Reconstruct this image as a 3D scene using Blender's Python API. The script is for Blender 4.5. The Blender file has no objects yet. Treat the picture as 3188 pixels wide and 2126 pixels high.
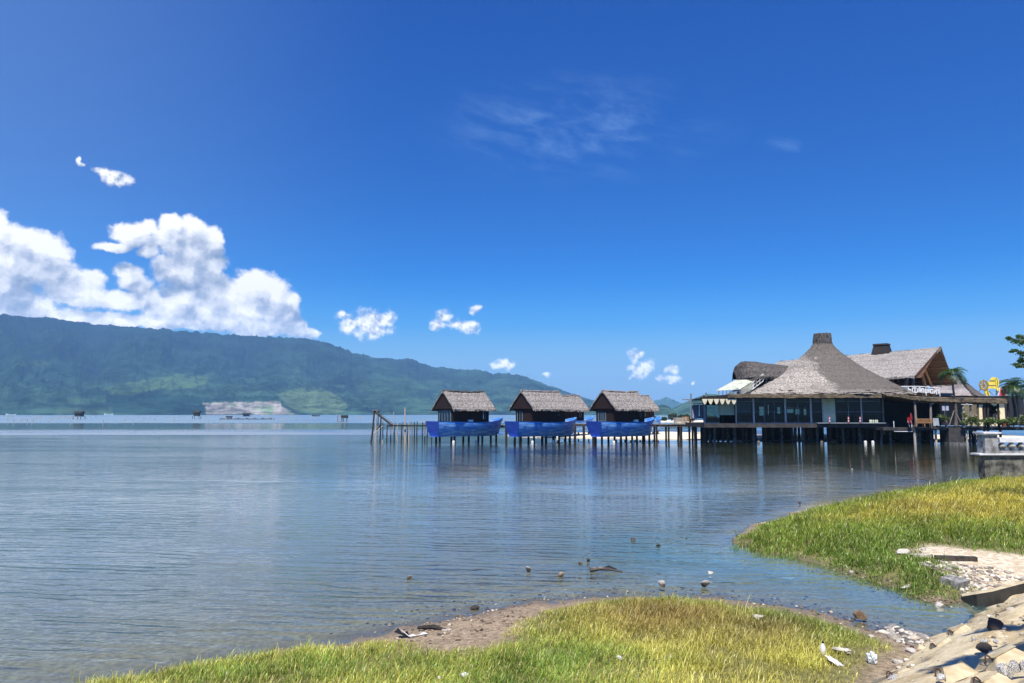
import bpy, bmesh, math, random
import numpy as np
from mathutils import Vector, Matrix

random.seed(7)
rng = np.random.default_rng(11)
SC = bpy.context.scene
COL = SC.collection
R = math.radians
F = 2300.0                       # focal length in photo pixels
PITCH = math.atan(225.0 / F)
CP, SP = math.cos(PITCH), math.sin(PITCH)
EYE = 4.0
SUN_EL, SUN_AZ = R(60), R(-168)   # azimuth from +Y towards +X
SUN_DIR = Vector((math.cos(SUN_EL)*math.sin(SUN_AZ), math.cos(SUN_EL)*math.cos(SUN_AZ), math.sin(SUN_EL)))

# ---------------------------------------------------------------- measuring
def ray(px, py):
    x = (px - 1594.0) / F
    z = -(py - 1063.0) / F
    return Vector((x, CP - z*SP, SP + z*CP))

def G(px, py, z=0.0):
    d = ray(px, py)
    t = (z - EYE) / d.z
    return Vector((d.x*t, d.y*t, z))

def W(px, py, Y):
    d = ray(px, py)
    t = Y / d.y
    return Vector((d.x*t, Y, EYE + d.z*t))

# ---------------------------------------------------------------- camera
cam_d = bpy.data.cameras.new('camera')
cam = bpy.data.objects.new('camera', cam_d)
COL.objects.link(cam)
cam.location = (0, 0, EYE)
cam.rotation_euler = (R(90) + PITCH, 0, 0)
cam_d.sensor_width = 36.0
cam_d.lens = 36.0 * F / 3188.0
cam_d.clip_start = 0.1
cam_d.clip_end = 40000
SC.camera = cam
SC.view_settings.view_transform = 'Standard'
SC.view_settings.look = 'None'
SC.view_settings.exposure = 0.55
SC.view_settings.gamma = 1.0
SC.view_settings.use_curve_mapping = False
SC.cycles.use_denoising = True
SC.cycles.max_bounces = 10
SC.cycles.transparent_max_bounces = 24
SC.cycles.volume_bounces = 1
SC.cycles.sample_clamp_indirect = 6.0
SC.cycles.caustics_reflective = False
SC.cycles.caustics_refractive = False

# ---------------------------------------------------------------- sun
sd = bpy.data.lights.new('sun', 'SUN')
so = bpy.data.objects.new('sun', sd)
COL.objects.link(so)
sd.energy = 4.9
sd.angle = R(0.53)
sd.color = (1.0, 0.95, 0.87)
so.rotation_euler = SUN_DIR.to_track_quat('Z', 'Y').to_euler()

# ---------------------------------------------------------------- node helper
class NT:
    def __init__(self, tree):
        self.t = tree; self.n = tree.nodes; self.l = tree.links
    def add(self, typ, ins=None, **kw):
        nd = self.n.new(typ)
        for k, v in kw.items():
            setattr(nd, k, v)
        for k, v in (ins or {}).items():
            s = nd.inputs[k]
            if isinstance(v, bpy.types.NodeSocket):
                self.l.new(v, s)
            else:
                s.default_value = v
        return nd
    def math(self, op, a, b=0.0, c=0.0, clamp=False):
        return self.add('ShaderNodeMath', {0: a, 1: b, 2: c}, operation=op, use_clamp=clamp).outputs[0]
    def vmath(self, op, a, b=(0, 0, 0), c=(0, 0, 0)):
        nd = self.add('ShaderNodeVectorMath', {0: a, 1: b, 2: c}, operation=op)
        return nd.outputs['Value'] if op in ('LENGTH', 'DOT_PRODUCT', 'DISTANCE') else nd.outputs['Vector']
    def mix(self, fac, a, b, typ='MIX'):
        nd = self.n.new('ShaderNodeMix'); nd.data_type = 'RGBA'; nd.blend_type = typ
        for k, v in ((0, fac), (6, a), (7, b)):
            s = nd.inputs[k]
            if isinstance(v, bpy.types.NodeSocket): self.l.new(v, s)
            else: s.default_value = (*v, 1) if (k > 0 and len(v) == 3) else v
        return nd.outputs[2]
    def ramp(self, fac, stops, interp='LINEAR'):
        nd = self.n.new('ShaderNodeValToRGB'); self.l.new(fac, nd.inputs[0])
        cr = nd.color_ramp; cr.interpolation = interp
        while len(cr.elements) < len(stops): cr.elements.new(0.5)
        for e, (p, c) in zip(cr.elements, stops):
            e.position = p
            e.color = (c, c, c, 1) if isinstance(c, (int, float)) else (*c, 1)
        return nd.outputs[0]
    def smooth(self, v, a, b):
        return self.add('ShaderNodeMapRange', {'Value': v, 'From Min': a, 'From Max': b, 'To Min': 0.0, 'To Max': 1.0},
                        interpolation_type='SMOOTHSTEP').outputs[0]
    def noise(self, vec, scale, detail=4, rough=0.55, dist=0.0, out=0):
        nd = self.add('ShaderNodeTexNoise', {'Scale': scale, 'Detail': detail, 'Roughness': rough, 'Distortion': dist})
        if vec is not None: self.l.new(vec, nd.inputs['Vector'])
        return nd.outputs[out]

# ---------------------------------------------------------------- world: daylight sky with cumulus far beyond the mountain
world = bpy.data.worlds.new('World')
SC.world = world
world.use_nodes = True
wt = world.node_tree
for n_ in list(wt.nodes): wt.nodes.remove(n_)
N = NT(wt)
sky = N.add('ShaderNodeTexSky', sky_type='NISHITA', sun_disc=False, sun_elevation=SUN_EL,
            sun_rotation=SUN_AZ, altitude=0.0, air_density=1.0, dust_density=0.35, ozone_density=3.0)
tc = N.add('ShaderNodeTexCoord')
dirv = tc.outputs['Generated']
sxyz = N.add('ShaderNodeSeparateXYZ', {0: dirv})
az = N.math('ARCTAN2', sxyz.outputs[0], sxyz.outputs[1])
el = N.math('ARCSINE', sxyz.outputs[2])
p2 = N.add('ShaderNodeCombineXYZ', {0: az, 1: el, 2: 0.0}).outputs[0]

def azel(px, py):
    d = ray(px, py).normalized()
    return math.atan2(d.x, d.y), math.asin(d.z)

BIG = [(0,130,50,90),(60,260,110,120),(150,230,110,90),(270,310,140,110),(380,360,80,85),(60,380,140,130),(220,430,220,110),
 (50,560,180,150),(120,680,210,100),(70,745,200,50),(450,510,150,90),(610,520,110,75),(560,610,220,85),(850,450,70,65),(890,500,90,80),
 (970,560,90,65),(820,640,240,70),(1050,625,80,70),(560,785,220,50),(800,795,260,52),(380,775,110,35),
 (890,165,100,68),(990,160,80,62),(960,235,110,48),(800,275,120,26),(1190,125,85,75),(1330,150,90,85),(1450,230,80,85),
 (1200,240,170,110),(1350,310,165,120),(1030,310,70,50),(1450,400,120,105),(1200,450,140,95),(1350,520,210,120),
 (1250,640,180,115),(1500,580,170,125),(1750,550,180,120),(1890,620,130,125),(1650,700,270,125),(1400,745,300,105),
 (1150,725,160,105),(1700,830,320,65),(1950,750,140,100),(2050,830,90,70),(2120,890,80,40),(1100,810,200,55),(1300,840,250,40),(2000,650,70,60)]
SMALL = [(380,190,150,90),(460,170,90,78),(270,190,80,55),(430,240,105,50),(215,140,30,25),
 (800,145,55,55),(765,195,55,38),(890,195,85,45),(950,215,55,38),(975,118,38,32),
 (1140,430,72,36),(1100,440,50,22),(1375,486,36,17),(1880,385,42,45),(1930,445,55,48),(1890,465,60,42),(1845,492,16,14),
 (2090,465,45,36),(2030,508,45,24),(2090,512,55,22),(2197,523,12,9)]
WISP = [(340,533,34,15),(375,552,34,20),(250,496,8,14),(262,512,14,8)]
blobs = []
for X, Y, a, b in BIG: blobs.append((X*.4507, 640 + Y*.4507, a*.4507, b*.4507))
for X, Y, a, b in SMALL: blobs.append((940 + X*.5527, 900 + Y*.5527, a*.5527, b*.5527))
NBIG = len(BIG)
blobs += WISP

def cloud_height(p, blobs):
    """largest of 1 - |p-c|/r over the puffs, by node chain"""
    acc = None
    for (px, py, a, b) in blobs:
        ca, ce = azel(px, py)
        ra, re = a*1.18 / F, b*1.18 / F
        v = N.vmath('MULTIPLY_ADD', p, (1/ra, 1/re, 0), (-ca/ra, -ce/re, 0))
        ln = N.vmath('LENGTH', v)
        acc = ln if acc is None else N.math('SMOOTH_MIN', acc, ln, 0.22)
    return N.math('SUBTRACT', 1.0, acc)

def warp(p):
    w = N.noise(p, 16.0, 4, 0.6, out=1)
    return N.vmath('MULTIPLY_ADD', N.vmath('SUBTRACT', w, (0.5, 0.5, 0.5)), (0.030, 0.030, 0), p)
def puff(wv):
    def vor(sc, det):
        return N.add('ShaderNodeTexVoronoi', {'Vector': wv, 'Scale': sc, 'Detail': det, 'Roughness': 0.5, 'Lacunarity': 2.1, 'Smoothness': 0.5},
               voronoi_dimensions='2D', feature='SMOOTH_F1', normalize=True).outputs['Distance']
    n1 = N.noise(wv, 42.0, 8, 0.60)
    bil = N.math('SUBTRACT', 0.36, vor(19.0, 3.0))
    return N.math('ADD', N.math('MULTIPLY', bil, 1.25), N.math('MULTIPLY', N.math('SUBTRACT', n1, 0.5), 1.15))

wp = warp(p2)
H0 = cloud_height(wp, blobs[:NBIG])
HS = cloud_height(wp, blobs[NBIG:])
P0 = puff(wp)
P1 = puff(N.vmath('ADD', wp, (-0.0030, 0.0055, 0)))
P2 = puff(N.vmath('ADD', wp, (-0.0090, 0.0160, 0)))
H1 = cloud_height(N.vmath('ADD', wp, (-0.010, 0.022, 0)), blobs[:NBIG])
front = N.math('GREATER_THAN', sxyz.outputs[1], 0.0)
nS = N.noise(p2, 60.0, 7, 0.6); nS1 = N.noise(N.vmath('ADD', p2, (-0.0028, 0.0050, 0)), 60.0, 7, 0.6)
fine = N.math('SUBTRACT', N.noise(p2, 150.0, 5, 0.6), 0.5)
dens = N.math('ADD', H0, N.math('MULTIPLY', P0, 0.66))
dens = N.math('ADD', dens, N.math('MULTIPLY', fine, 0.35))
densS = N.math('ADD', HS, N.math('MULTIPLY', N.math('SUBTRACT', nS, 0.5), 1.45))
aS = N.smooth(densS, 0.10, 0.75)
alpha = N.math('MAXIMUM', N.smooth(dens, 0.08, 0.46), aS)
alpha = N.math('MULTIPLY', N.math('POWER', alpha, 0.85), front)
# relief: a puff is bright where it stands higher than what lies sunward of it
rel1 = N.math('SUBTRACT', P0, P1)
rel2 = N.math('SUBTRACT', P0, P2)
rel3 = N.math('SUBTRACT', H0, H1)
big_n = N.noise(p2, 9.0, 4, 0.55)
tone = N.math('ADD', N.math('MULTIPLY', rel1, 0.50), N.math('MULTIPLY', rel2, 0.52))
tone = N.math('ADD', tone, N.math('MULTIPLY', rel3, 0.55))
tone = N.math('ADD', tone, N.math('MULTIPLY', N.math('SUBTRACT', big_n, 0.5), 1.3))
tone = N.math('ADD', tone, N.math('MULTIPLY', N.math('SUBTRACT', P0, 0.0), 0.22))
relS = N.math('MULTIPLY', N.math('SUBTRACT', nS, nS1), 3.2)
edge = N.smooth(dens, 0.9, 0.2)
tone = N.math('ADD', tone, N.math('MULTIPLY_ADD', edge, 0.14, 0.52))
isS = N.math('GREATER_THAN', aS, N.smooth(dens, 0.10, 0.40))
tone = N.math('ADD', N.math('MULTIPLY', tone, N.math('SUBTRACT', 1.0, isS)), N.math('MULTIPLY', isS, N.math('ADD', relS, 0.72)))
ccol = N.ramp(tone, [(0.10, (0.24, 0.31, 0.45)), (0.40, (0.44, 0.49, 0.61)), (0.66, (0.74, 0.76, 0.82)), (0.95, (1.05, 1.03, 1.0))])
# thin high veils
veil_n = N.noise(N.vmath('MULTIPLY', N.add('ShaderNodeVectorRotate', {'Vector': p2, 'Angle': R(12)}, rotation_type='Z_AXIS').outputs[0], (4.5, 15.0, 1)), 2.3, 7, 0.66, 0.35)
va, ve = azel(1800, 400)
vm = N.math('SUBTRACT', 1.0, N.vmath('LENGTH', N.vmath('MULTIPLY_ADD', p2, (1/0.25, 1/0.085, 0), (-va/0.25, -ve/0.085, 0))))
vb, vf = azel(2490, 440)
vm2 = N.math('SUBTRACT', 1.0, N.vmath('LENGTH', N.vmath('MULTIPLY_ADD', p2, (1/0.055, 1/0.02, 0), (-vb/0.055, -vf/0.02, 0))))
veil = N.math('MULTIPLY', N.smooth(N.math('MAXIMUM', vm, vm2), 0.0, 0.8), N.smooth(veil_n, 0.40, 0.75))
veil = N.math('MULTIPLY', N.math('MULTIPLY', veil, 0.14), front)
veil = N.math('ADD', veil, N.math('MULTIPLY', N.math('MULTIPLY', N.smooth(az, R(-6), R(-44)), 0.115), front))

SKY_K = 0.10
CLOUD_K = 0.82
sk1 = N.vmath('SCALE', sky.outputs[0]); sk1.node.inputs['Scale'].default_value = 0.115
gam = N.add('ShaderNodeGamma', {0: sk1, 1: 1.55}).outputs[0]
sk2 = N.vmath('SCALE', gam); sk2.node.inputs['Scale'].default_value = 1.30 / SKY_K
dip = N.math('MULTIPLY_ADD', N.smooth(el, R(34), R(13)), -0.32, 1.06)
sk3 = N.vmath('SCALE', sk2); wt.links.new(dip, sk3.node.inputs['Scale'])
hsv = N.add('ShaderNodeHueSaturation', {'Hue': 0.515, 'Saturation': 1.60, 'Value': 1.0, 'Fac': 1.0, 'Color': sk3}).outputs[0]
hz = N.smooth(el, R(11), R(-1))
hsv = N.mix(N.math('MULTIPLY', hz, 0.92), hsv, (0.20/SKY_K, 0.36/SKY_K, 0.60/SKY_K))
skyc = N.mix(veil, hsv, (4.6, 7.0, 9.6))
scale_c = N.vmath('SCALE', ccol, (0, 0, 0))
wt.links.new(N.math('MULTIPLY', N.math('MULTIPLY_ADD', N.smooth(el, R(9.5), R(3)), 0.55, 1.0), CLOUD_K / SKY_K), scale_c.node.inputs['Scale'])
fin = N.mix(alpha, skyc, scale_c)
bg = N.add('ShaderNodeBackground', {'Color': fin, 'Strength': SKY_K})
wo = N.add('ShaderNodeOutputWorld', {0: bg.outputs[0]})
world.cycles.sampling_method = 'MANUAL'
world.cycles.sample_map_resolution = 512

# ================================================================ materials
MATS = {}
def new_mat(name):
    m = bpy.data.materials.new(name); m.use_nodes = True
    for n_ in list(m.node_tree.nodes): m.node_tree.nodes.remove(n_)
    MATS[name] = m
    return m, NT(m.node_tree)

def plain(name, col, rough=0.7, var=0.25, scale=3.0, bump=0.0, metal=0.0, col2=None, stretch=(1, 1, 1), spec=0.3, detail=5):
    """a surface with noisy colour: col darkens / drifts to col2"""
    m, n = new_mat(name)
    tc_ = n.add('ShaderNodeTexCoord')
    v = n.vmath('MULTIPLY', tc_.outputs['Object'], stretch)
    f = n.noise(v, scale, detail, 0.62)
    c2 = col2 or tuple(max(0, c*(1-var)) for c in col)
    c = n.mix(n.smooth(f, 0.32, 0.68), c2, tuple(min(1, x*(1+var*0.5)) for x in col))
    ins = {'Base Color': c, 'Roughness': rough, 'Metallic': metal, 'Specular IOR Level': spec}
    b = n.add('ShaderNodeBsdfPrincipled', ins)
    if bump:
        bn = n.add('ShaderNodeBump', {'Strength': 1.0, 'Distance': bump, 'Height': f})
        n.l.new(bn.outputs[0], b.inputs['Normal'])
    n.add('ShaderNodeOutputMaterial', {0: b.outputs[0]})
    return m

def thatch(name, light, dark, patch=0.5, scale=1.0, old_shade=None):
    """bundled straw: streaks down the slope (object z), dark flecks, weathered patches"""
    m, n = new_mat(name)
    tc_ = n.add('ShaderNodeTexCoord')
    o = tc_.outputs['Object']
    streak = n.noise(n.vmath('MULTIPLY', o, (3.2*scale, 3.2*scale, 0.9*scale)), 1.6, 6, 0.66)
    fleck = n.noise(n.vmath('MULTIPLY', o, (1.0, 1.0, 0.55)), 5.5*scale, 4, 0.7)
    big = n.noise(o, 0.16, 4, 0.6)
    c = n.mix(n.smooth(streak, 0.33, 0.66), dark, light)
    c = n.mix(n.math('MULTIPLY', n.smooth(fleck, 0.50, 0.66), 0.75), c, tuple(x*0.25 for x in dark))
    if old_shade:
        # older straw plus shade painted into one flank, with a ragged edge
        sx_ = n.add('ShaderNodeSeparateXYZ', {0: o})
        an = n.math('ADD', n.math('SUBTRACT', sx_.outputs[0], old_shade[0]), n.math('MULTIPLY', n.math('SUBTRACT', n.noise(o, 0.55, 5, 0.65), 0.5), 5.0))
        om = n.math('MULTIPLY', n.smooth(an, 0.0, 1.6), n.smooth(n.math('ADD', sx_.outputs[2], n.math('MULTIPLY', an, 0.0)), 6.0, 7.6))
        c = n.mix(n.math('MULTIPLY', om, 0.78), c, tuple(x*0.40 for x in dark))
    c = n.mix(n.math('MULTIPLY', n.smooth(big, 0.48, 0.66), patch), c, tuple(x*0.55 for x in dark))
    zc_ = n.add('ShaderNodeSeparateXYZ', {0: o}).outputs[2]
    crs = n.math('FRACT', n.math('ADD', n.math('MULTIPLY', zc_, 1.15), n.math('MULTIPLY', streak, 0.9)))
    c = n.mix(n.math('MULTIPLY', n.smooth(crs, 0.22, 0.0), 0.42), c, tuple(x*0.4 for x in dark))
    h = n.math('ADD', n.math('MULTIPLY', streak, 0.7), n.math('MULTIPLY', fleck, 0.5))
    bn = n.add('ShaderNodeBump', {'Strength': 1.0, 'Distance': 0.12, 'Height': h})
    b = n.add('ShaderNodeBsdfPrincipled', {'Base Color': c, 'Roughness': 0.9, 'Specular IOR Level': 0.1, 'Normal': bn.outputs[0]})
    n.add('ShaderNodeOutputMaterial', {0: b.outputs[0]})
    return m

def paint_planks(name, base, worn, amount=0.5):
    """boat paint: plank seams along the hull, pale horizontal wear"""
    m, n = new_mat(name)
    tc_ = n.add('ShaderNodeTexCoord')
    o = tc_.outputs['Object']
    streak = n.noise(n.vmath('MULTIPLY', o, (0.30, 0.30, 2.3)), 1.7, 6, 0.62)
    spot = n.noise(o, 0.5, 4, 0.6)
    seam = n.add('ShaderNodeTexWave', {'Vector': o, 'Scale': 1.25, 'Distortion': 0.4, 'Detail': 1.0}, wave_type='BANDS', bands_direction='Z').outputs[1]
    wear = n.math('MULTIPLY', n.smooth(streak, 0.42, 0.62), n.math('ADD', n.smooth(spot, 0.35, 0.7), 0.25))
    c = n.mix(n.math('MULTIPLY', wear, amount), base, worn)
    c = n.mix(n.math('MULTIPLY', n.smooth(seam, 0.12, 0.0), 0.55), c, tuple(x*0.35 for x in base))
    b = n.add('ShaderNodeBsdfPrincipled', {'Base Color': c, 'Roughness': 0.5, 'Specular IOR Level': 0.35})
    n.add('ShaderNodeOutputMaterial', {0: b.outputs[0]})
    return m

def glass_mat(name, tint=(0.55, 0.66, 0.70)):
    m, n = new_mat(name)
    fr = n.add('ShaderNodeFresnel', {'IOR': 1.28})
    t = n.add('ShaderNodeBsdfTransparent', {0: (*tint, 1)})
    g = n.add('ShaderNodeBsdfGlossy', {'Color': (1, 1, 1, 1), 'Roughness': 0.03})
    mx = n.add('ShaderNodeMixShader', {0: fr.outputs[0], 1: t.outputs[0], 2: g.outputs[0]})
    n.add('ShaderNodeOutputMaterial', {0: mx.outputs[0]})
    return m

thatch('thatch_hut', (0.42, 0.385, 0.34), (0.15, 0.13, 0.112), 0.25)
thatch('thatch_cone', (0.53, 0.48, 0.405), (0.19, 0.165, 0.14), 0.5, old_shade=(4.6,))
thatch('thatch_hall', (0.44, 0.41, 0.365), (0.18, 0.16, 0.14), 0.3)
thatch('thatch_dark', (0.16, 0.145, 0.13), (0.045, 0.04, 0.036), 0.5)
thatch('thatch_pale', (0.46, 0.41, 0.38), (0.24, 0.21, 0.20), 0.75)
paint_planks('blue_paint', (0.06, 0.28, 0.78), (0.46, 0.68, 0.90), 0.9)
paint_planks('navy_shade_paint', (0.014, 0.05, 0.34), (0.04, 0.12, 0.44), 0.5)  # navy paint, with the shade on the transom put into its colour
plain('dark_wood', (0.020, 0.009, 0.007), 0.75, 0.5, 2.0, stretch=(6, 6, 0.6))
plain('brown_wood', (0.11, 0.055, 0.03), 0.7, 0.5, 2.0, stretch=(1, 6, 6))
plain('fascia_wood', (0.17, 0.125, 0.075), 0.8, 0.45, 1.2, col2=(0.06, 0.05, 0.03), stretch=(1, 4, 4))
plain('grey_timber', (0.24, 0.21, 0.18), 0.85, 0.5, 2.0, stretch=(5, 5, 0.7))
plain('black_timber', (0.032, 0.027, 0.023), 0.8, 0.5, 2.0, stretch=(5, 5, 0.7))
plain('pale_timber', (0.46, 0.41, 0.34), 0.85, 0.35, 2.0, stretch=(5, 5, 0.7))
plain('tan_timber', (0.40, 0.21, 0.09), 0.6, 0.4, 3.0, stretch=(5, 5, 1))
plain('concrete_pile', (0.17, 0.165, 0.155), 0.85, 0.4, 2.5, col2=(0.05, 0.048, 0.042))
plain('dark_slab', (0.055, 0.05, 0.047), 0.85, 0.4, 1.5)
plain('white_paint', (0.78, 0.77, 0.73), 0.5, 0.12, 3.0)
plain('grey_metal', (0.30, 0.33, 0.36), 0.45, 0.2, 3.0, metal=0.3)
plain('steel_blue', (0.17, 0.24, 0.28), 0.5, 0.2, 3.0)
plain('cream_wall', (0.80, 0.70, 0.42), 0.8, 0.15, 1.2)
plain('olive_panel', (0.60, 0.64, 0.45), 0.7, 0.15, 1.0)
plain('grey_panel', (0.34, 0.37, 0.38), 0.7, 0.2, 1.0)
plain('lilac_sheet', (0.40, 0.42, 0.52), 0.6, 0.12, 1.0)
plain('awning_cloth', (0.76, 0.68, 0.46), 0.85, 0.12, 2.0)
plain('canopy_sheet', (0.52, 0.55, 0.42), 0.5, 0.3, 1.5)
plain('yellow_sign', (0.92, 0.72, 0.08), 0.45, 0.15, 2.0)
plain('ochre_sign', (0.42, 0.26, 0.03), 0.5, 0.2, 2.0)
plain('red_sign', (0.55, 0.07, 0.07), 0.5, 0.2, 3.0)
plain('red_cloth', (0.25, 0.012, 0.012), 0.8, 0.3, 3.0)
plain('orange_pot', (0.42, 0.13, 0.04), 0.8, 0.3, 3.0)
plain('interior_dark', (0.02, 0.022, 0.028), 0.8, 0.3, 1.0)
plain('palm_trunk', (0.15, 0.125, 0.10), 0.9, 0.5, 3.0, stretch=(1, 1, 6), bump=0.03)
plain('bark', (0.11, 0.08, 0.055), 0.9, 0.5, 4.0, stretch=(1, 1, .3), bump=0.02)
plain('black_hide', (0.012, 0.012, 0.013), 0.6, 0.3, 3.0)
plain('rusty_iron', (0.07, 0.035, 0.025), 0.8, 0.5, 8.0)
plain('plastic_white', (0.66, 0.66, 0.64), 0.35, 0.06, 6.0)
plain('plastic_bag', (0.60, 0.64, 0.62), 0.3, 0.25, 9.0)
glass_mat('glass')
# weathered balustrade plaster: grey with black mould
plain('balustrade_plaster', (0.33, 0.325, 0.30), 0.85, 0.4, 2.6, col2=(0.10, 0.10, 0.09), bump=0.01)
plain('mould_wall', (0.17, 0.16, 0.125), 0.9, 0.6, 1.9, col2=(0.03, 0.03, 0.025), bump=0.02)
plain('pale_coping', (0.72, 0.71, 0.68), 0.7, 0.2, 3.0)
plain('wall_dark', (0.040, 0.038, 0.033), 0.9, 0.6, 2.5, col2=(0.025, 0.024, 0.022), bump=0.02)
plain('block_concrete', (0.54, 0.455, 0.29), 0.9, 0.25, 5.0, col2=(0.42, 0.34, 0.20), bump=0.008)
plain('stone_brown', (0.24, 0.16, 0.09), 0.85, 0.5, 9.0, bump=0.02)
plain('stone_grey', (0.30, 0.29, 0.27), 0.85, 0.5, 9.0, col2=(0.12, 0.11, 0.10), bump=0.02)
plain('stone_dark', (0.06, 0.05, 0.04), 0.6, 0.5, 9.0, bump=0.02)
plain('stone_pale', (0.56, 0.52, 0.44), 0.85, 0.35, 8.0, bump=0.02)
plain('stone_white', (0.68, 0.66, 0.60), 0.85, 0.6, 5.0, col2=(0.12, 0.115, 0.11), bump=0.03)

def wet_stone(name, top, low, z0, z1):
    """dry pale top, wet dark foot up to the water mark"""
    m, n = new_mat(name)
    g = n.add('ShaderNodeNewGeometry')
    z = n.add('ShaderNodeSeparateXYZ', {0: g.outputs['Position']}).outputs[2]
    f = n.noise(g.outputs['Position'], 9.0, 5, 0.6)
    zz = n.math('ADD', z, n.math('MULTIPLY', n.math('SUBTRACT', f, 0.5), 0.12))
    c = n.mix(n.smooth(zz, z0, z1), low, top)
    c = n.mix(n.smooth(f, 0.55, 0.75), c, tuple(x*0.5 for x in low))
    b = n.add('ShaderNodeBsdfPrincipled', {'Base Color': c, 'Roughness': 0.6})
    n.add('ShaderNodeOutputMaterial', {0: b.outputs[0]})
    return m
wet_stone('stone_wet', (0.38, 0.35, 0.30), (0.05, 0.037, 0.024), 0.10, 0.17)
wet_stone('stone_wet_tan', (0.42, 0.32, 0.20), (0.13, 0.085, 0.045), 0.04, 0.12)

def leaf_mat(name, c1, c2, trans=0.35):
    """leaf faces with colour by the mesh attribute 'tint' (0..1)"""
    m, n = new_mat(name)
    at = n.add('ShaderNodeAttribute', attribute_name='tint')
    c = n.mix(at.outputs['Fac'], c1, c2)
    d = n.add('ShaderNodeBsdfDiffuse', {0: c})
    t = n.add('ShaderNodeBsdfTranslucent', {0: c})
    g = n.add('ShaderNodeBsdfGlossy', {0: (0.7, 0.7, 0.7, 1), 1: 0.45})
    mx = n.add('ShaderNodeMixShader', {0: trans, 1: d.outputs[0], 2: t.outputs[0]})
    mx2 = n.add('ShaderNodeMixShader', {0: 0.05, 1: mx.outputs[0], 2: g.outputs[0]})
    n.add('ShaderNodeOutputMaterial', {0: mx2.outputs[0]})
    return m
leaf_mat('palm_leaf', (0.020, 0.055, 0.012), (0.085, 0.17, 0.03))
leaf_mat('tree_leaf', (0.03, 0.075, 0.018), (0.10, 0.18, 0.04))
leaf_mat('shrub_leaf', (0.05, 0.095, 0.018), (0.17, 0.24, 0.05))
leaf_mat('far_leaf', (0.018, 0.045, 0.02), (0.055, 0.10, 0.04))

def grass_mat():
    m, n = new_mat('grass_blade')
    at = n.add('ShaderNodeAttribute', attribute_name='blade')
    d = n.add('ShaderNodeBsdfDiffuse', {0: at.outputs['Color']})
    t = n.add('ShaderNodeBsdfTranslucent', {0: at.outputs['Color']})
    mx = n.add('ShaderNodeMixShader', {0: 0.40, 1: d.outputs[0], 2: t.outputs[0]})
    g = n.add('ShaderNodeBsdfGlossy', {0: (0.9, 0.95, 0.8, 1), 1: 0.4})
    mx2 = n.add('ShaderNodeMixShader', {0: 0.04, 1: mx.outputs[0], 2: g.outputs[0]})
    n.add('ShaderNodeOutputMaterial', {0: mx2.outputs[0]})
    return m
grass_mat()

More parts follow.
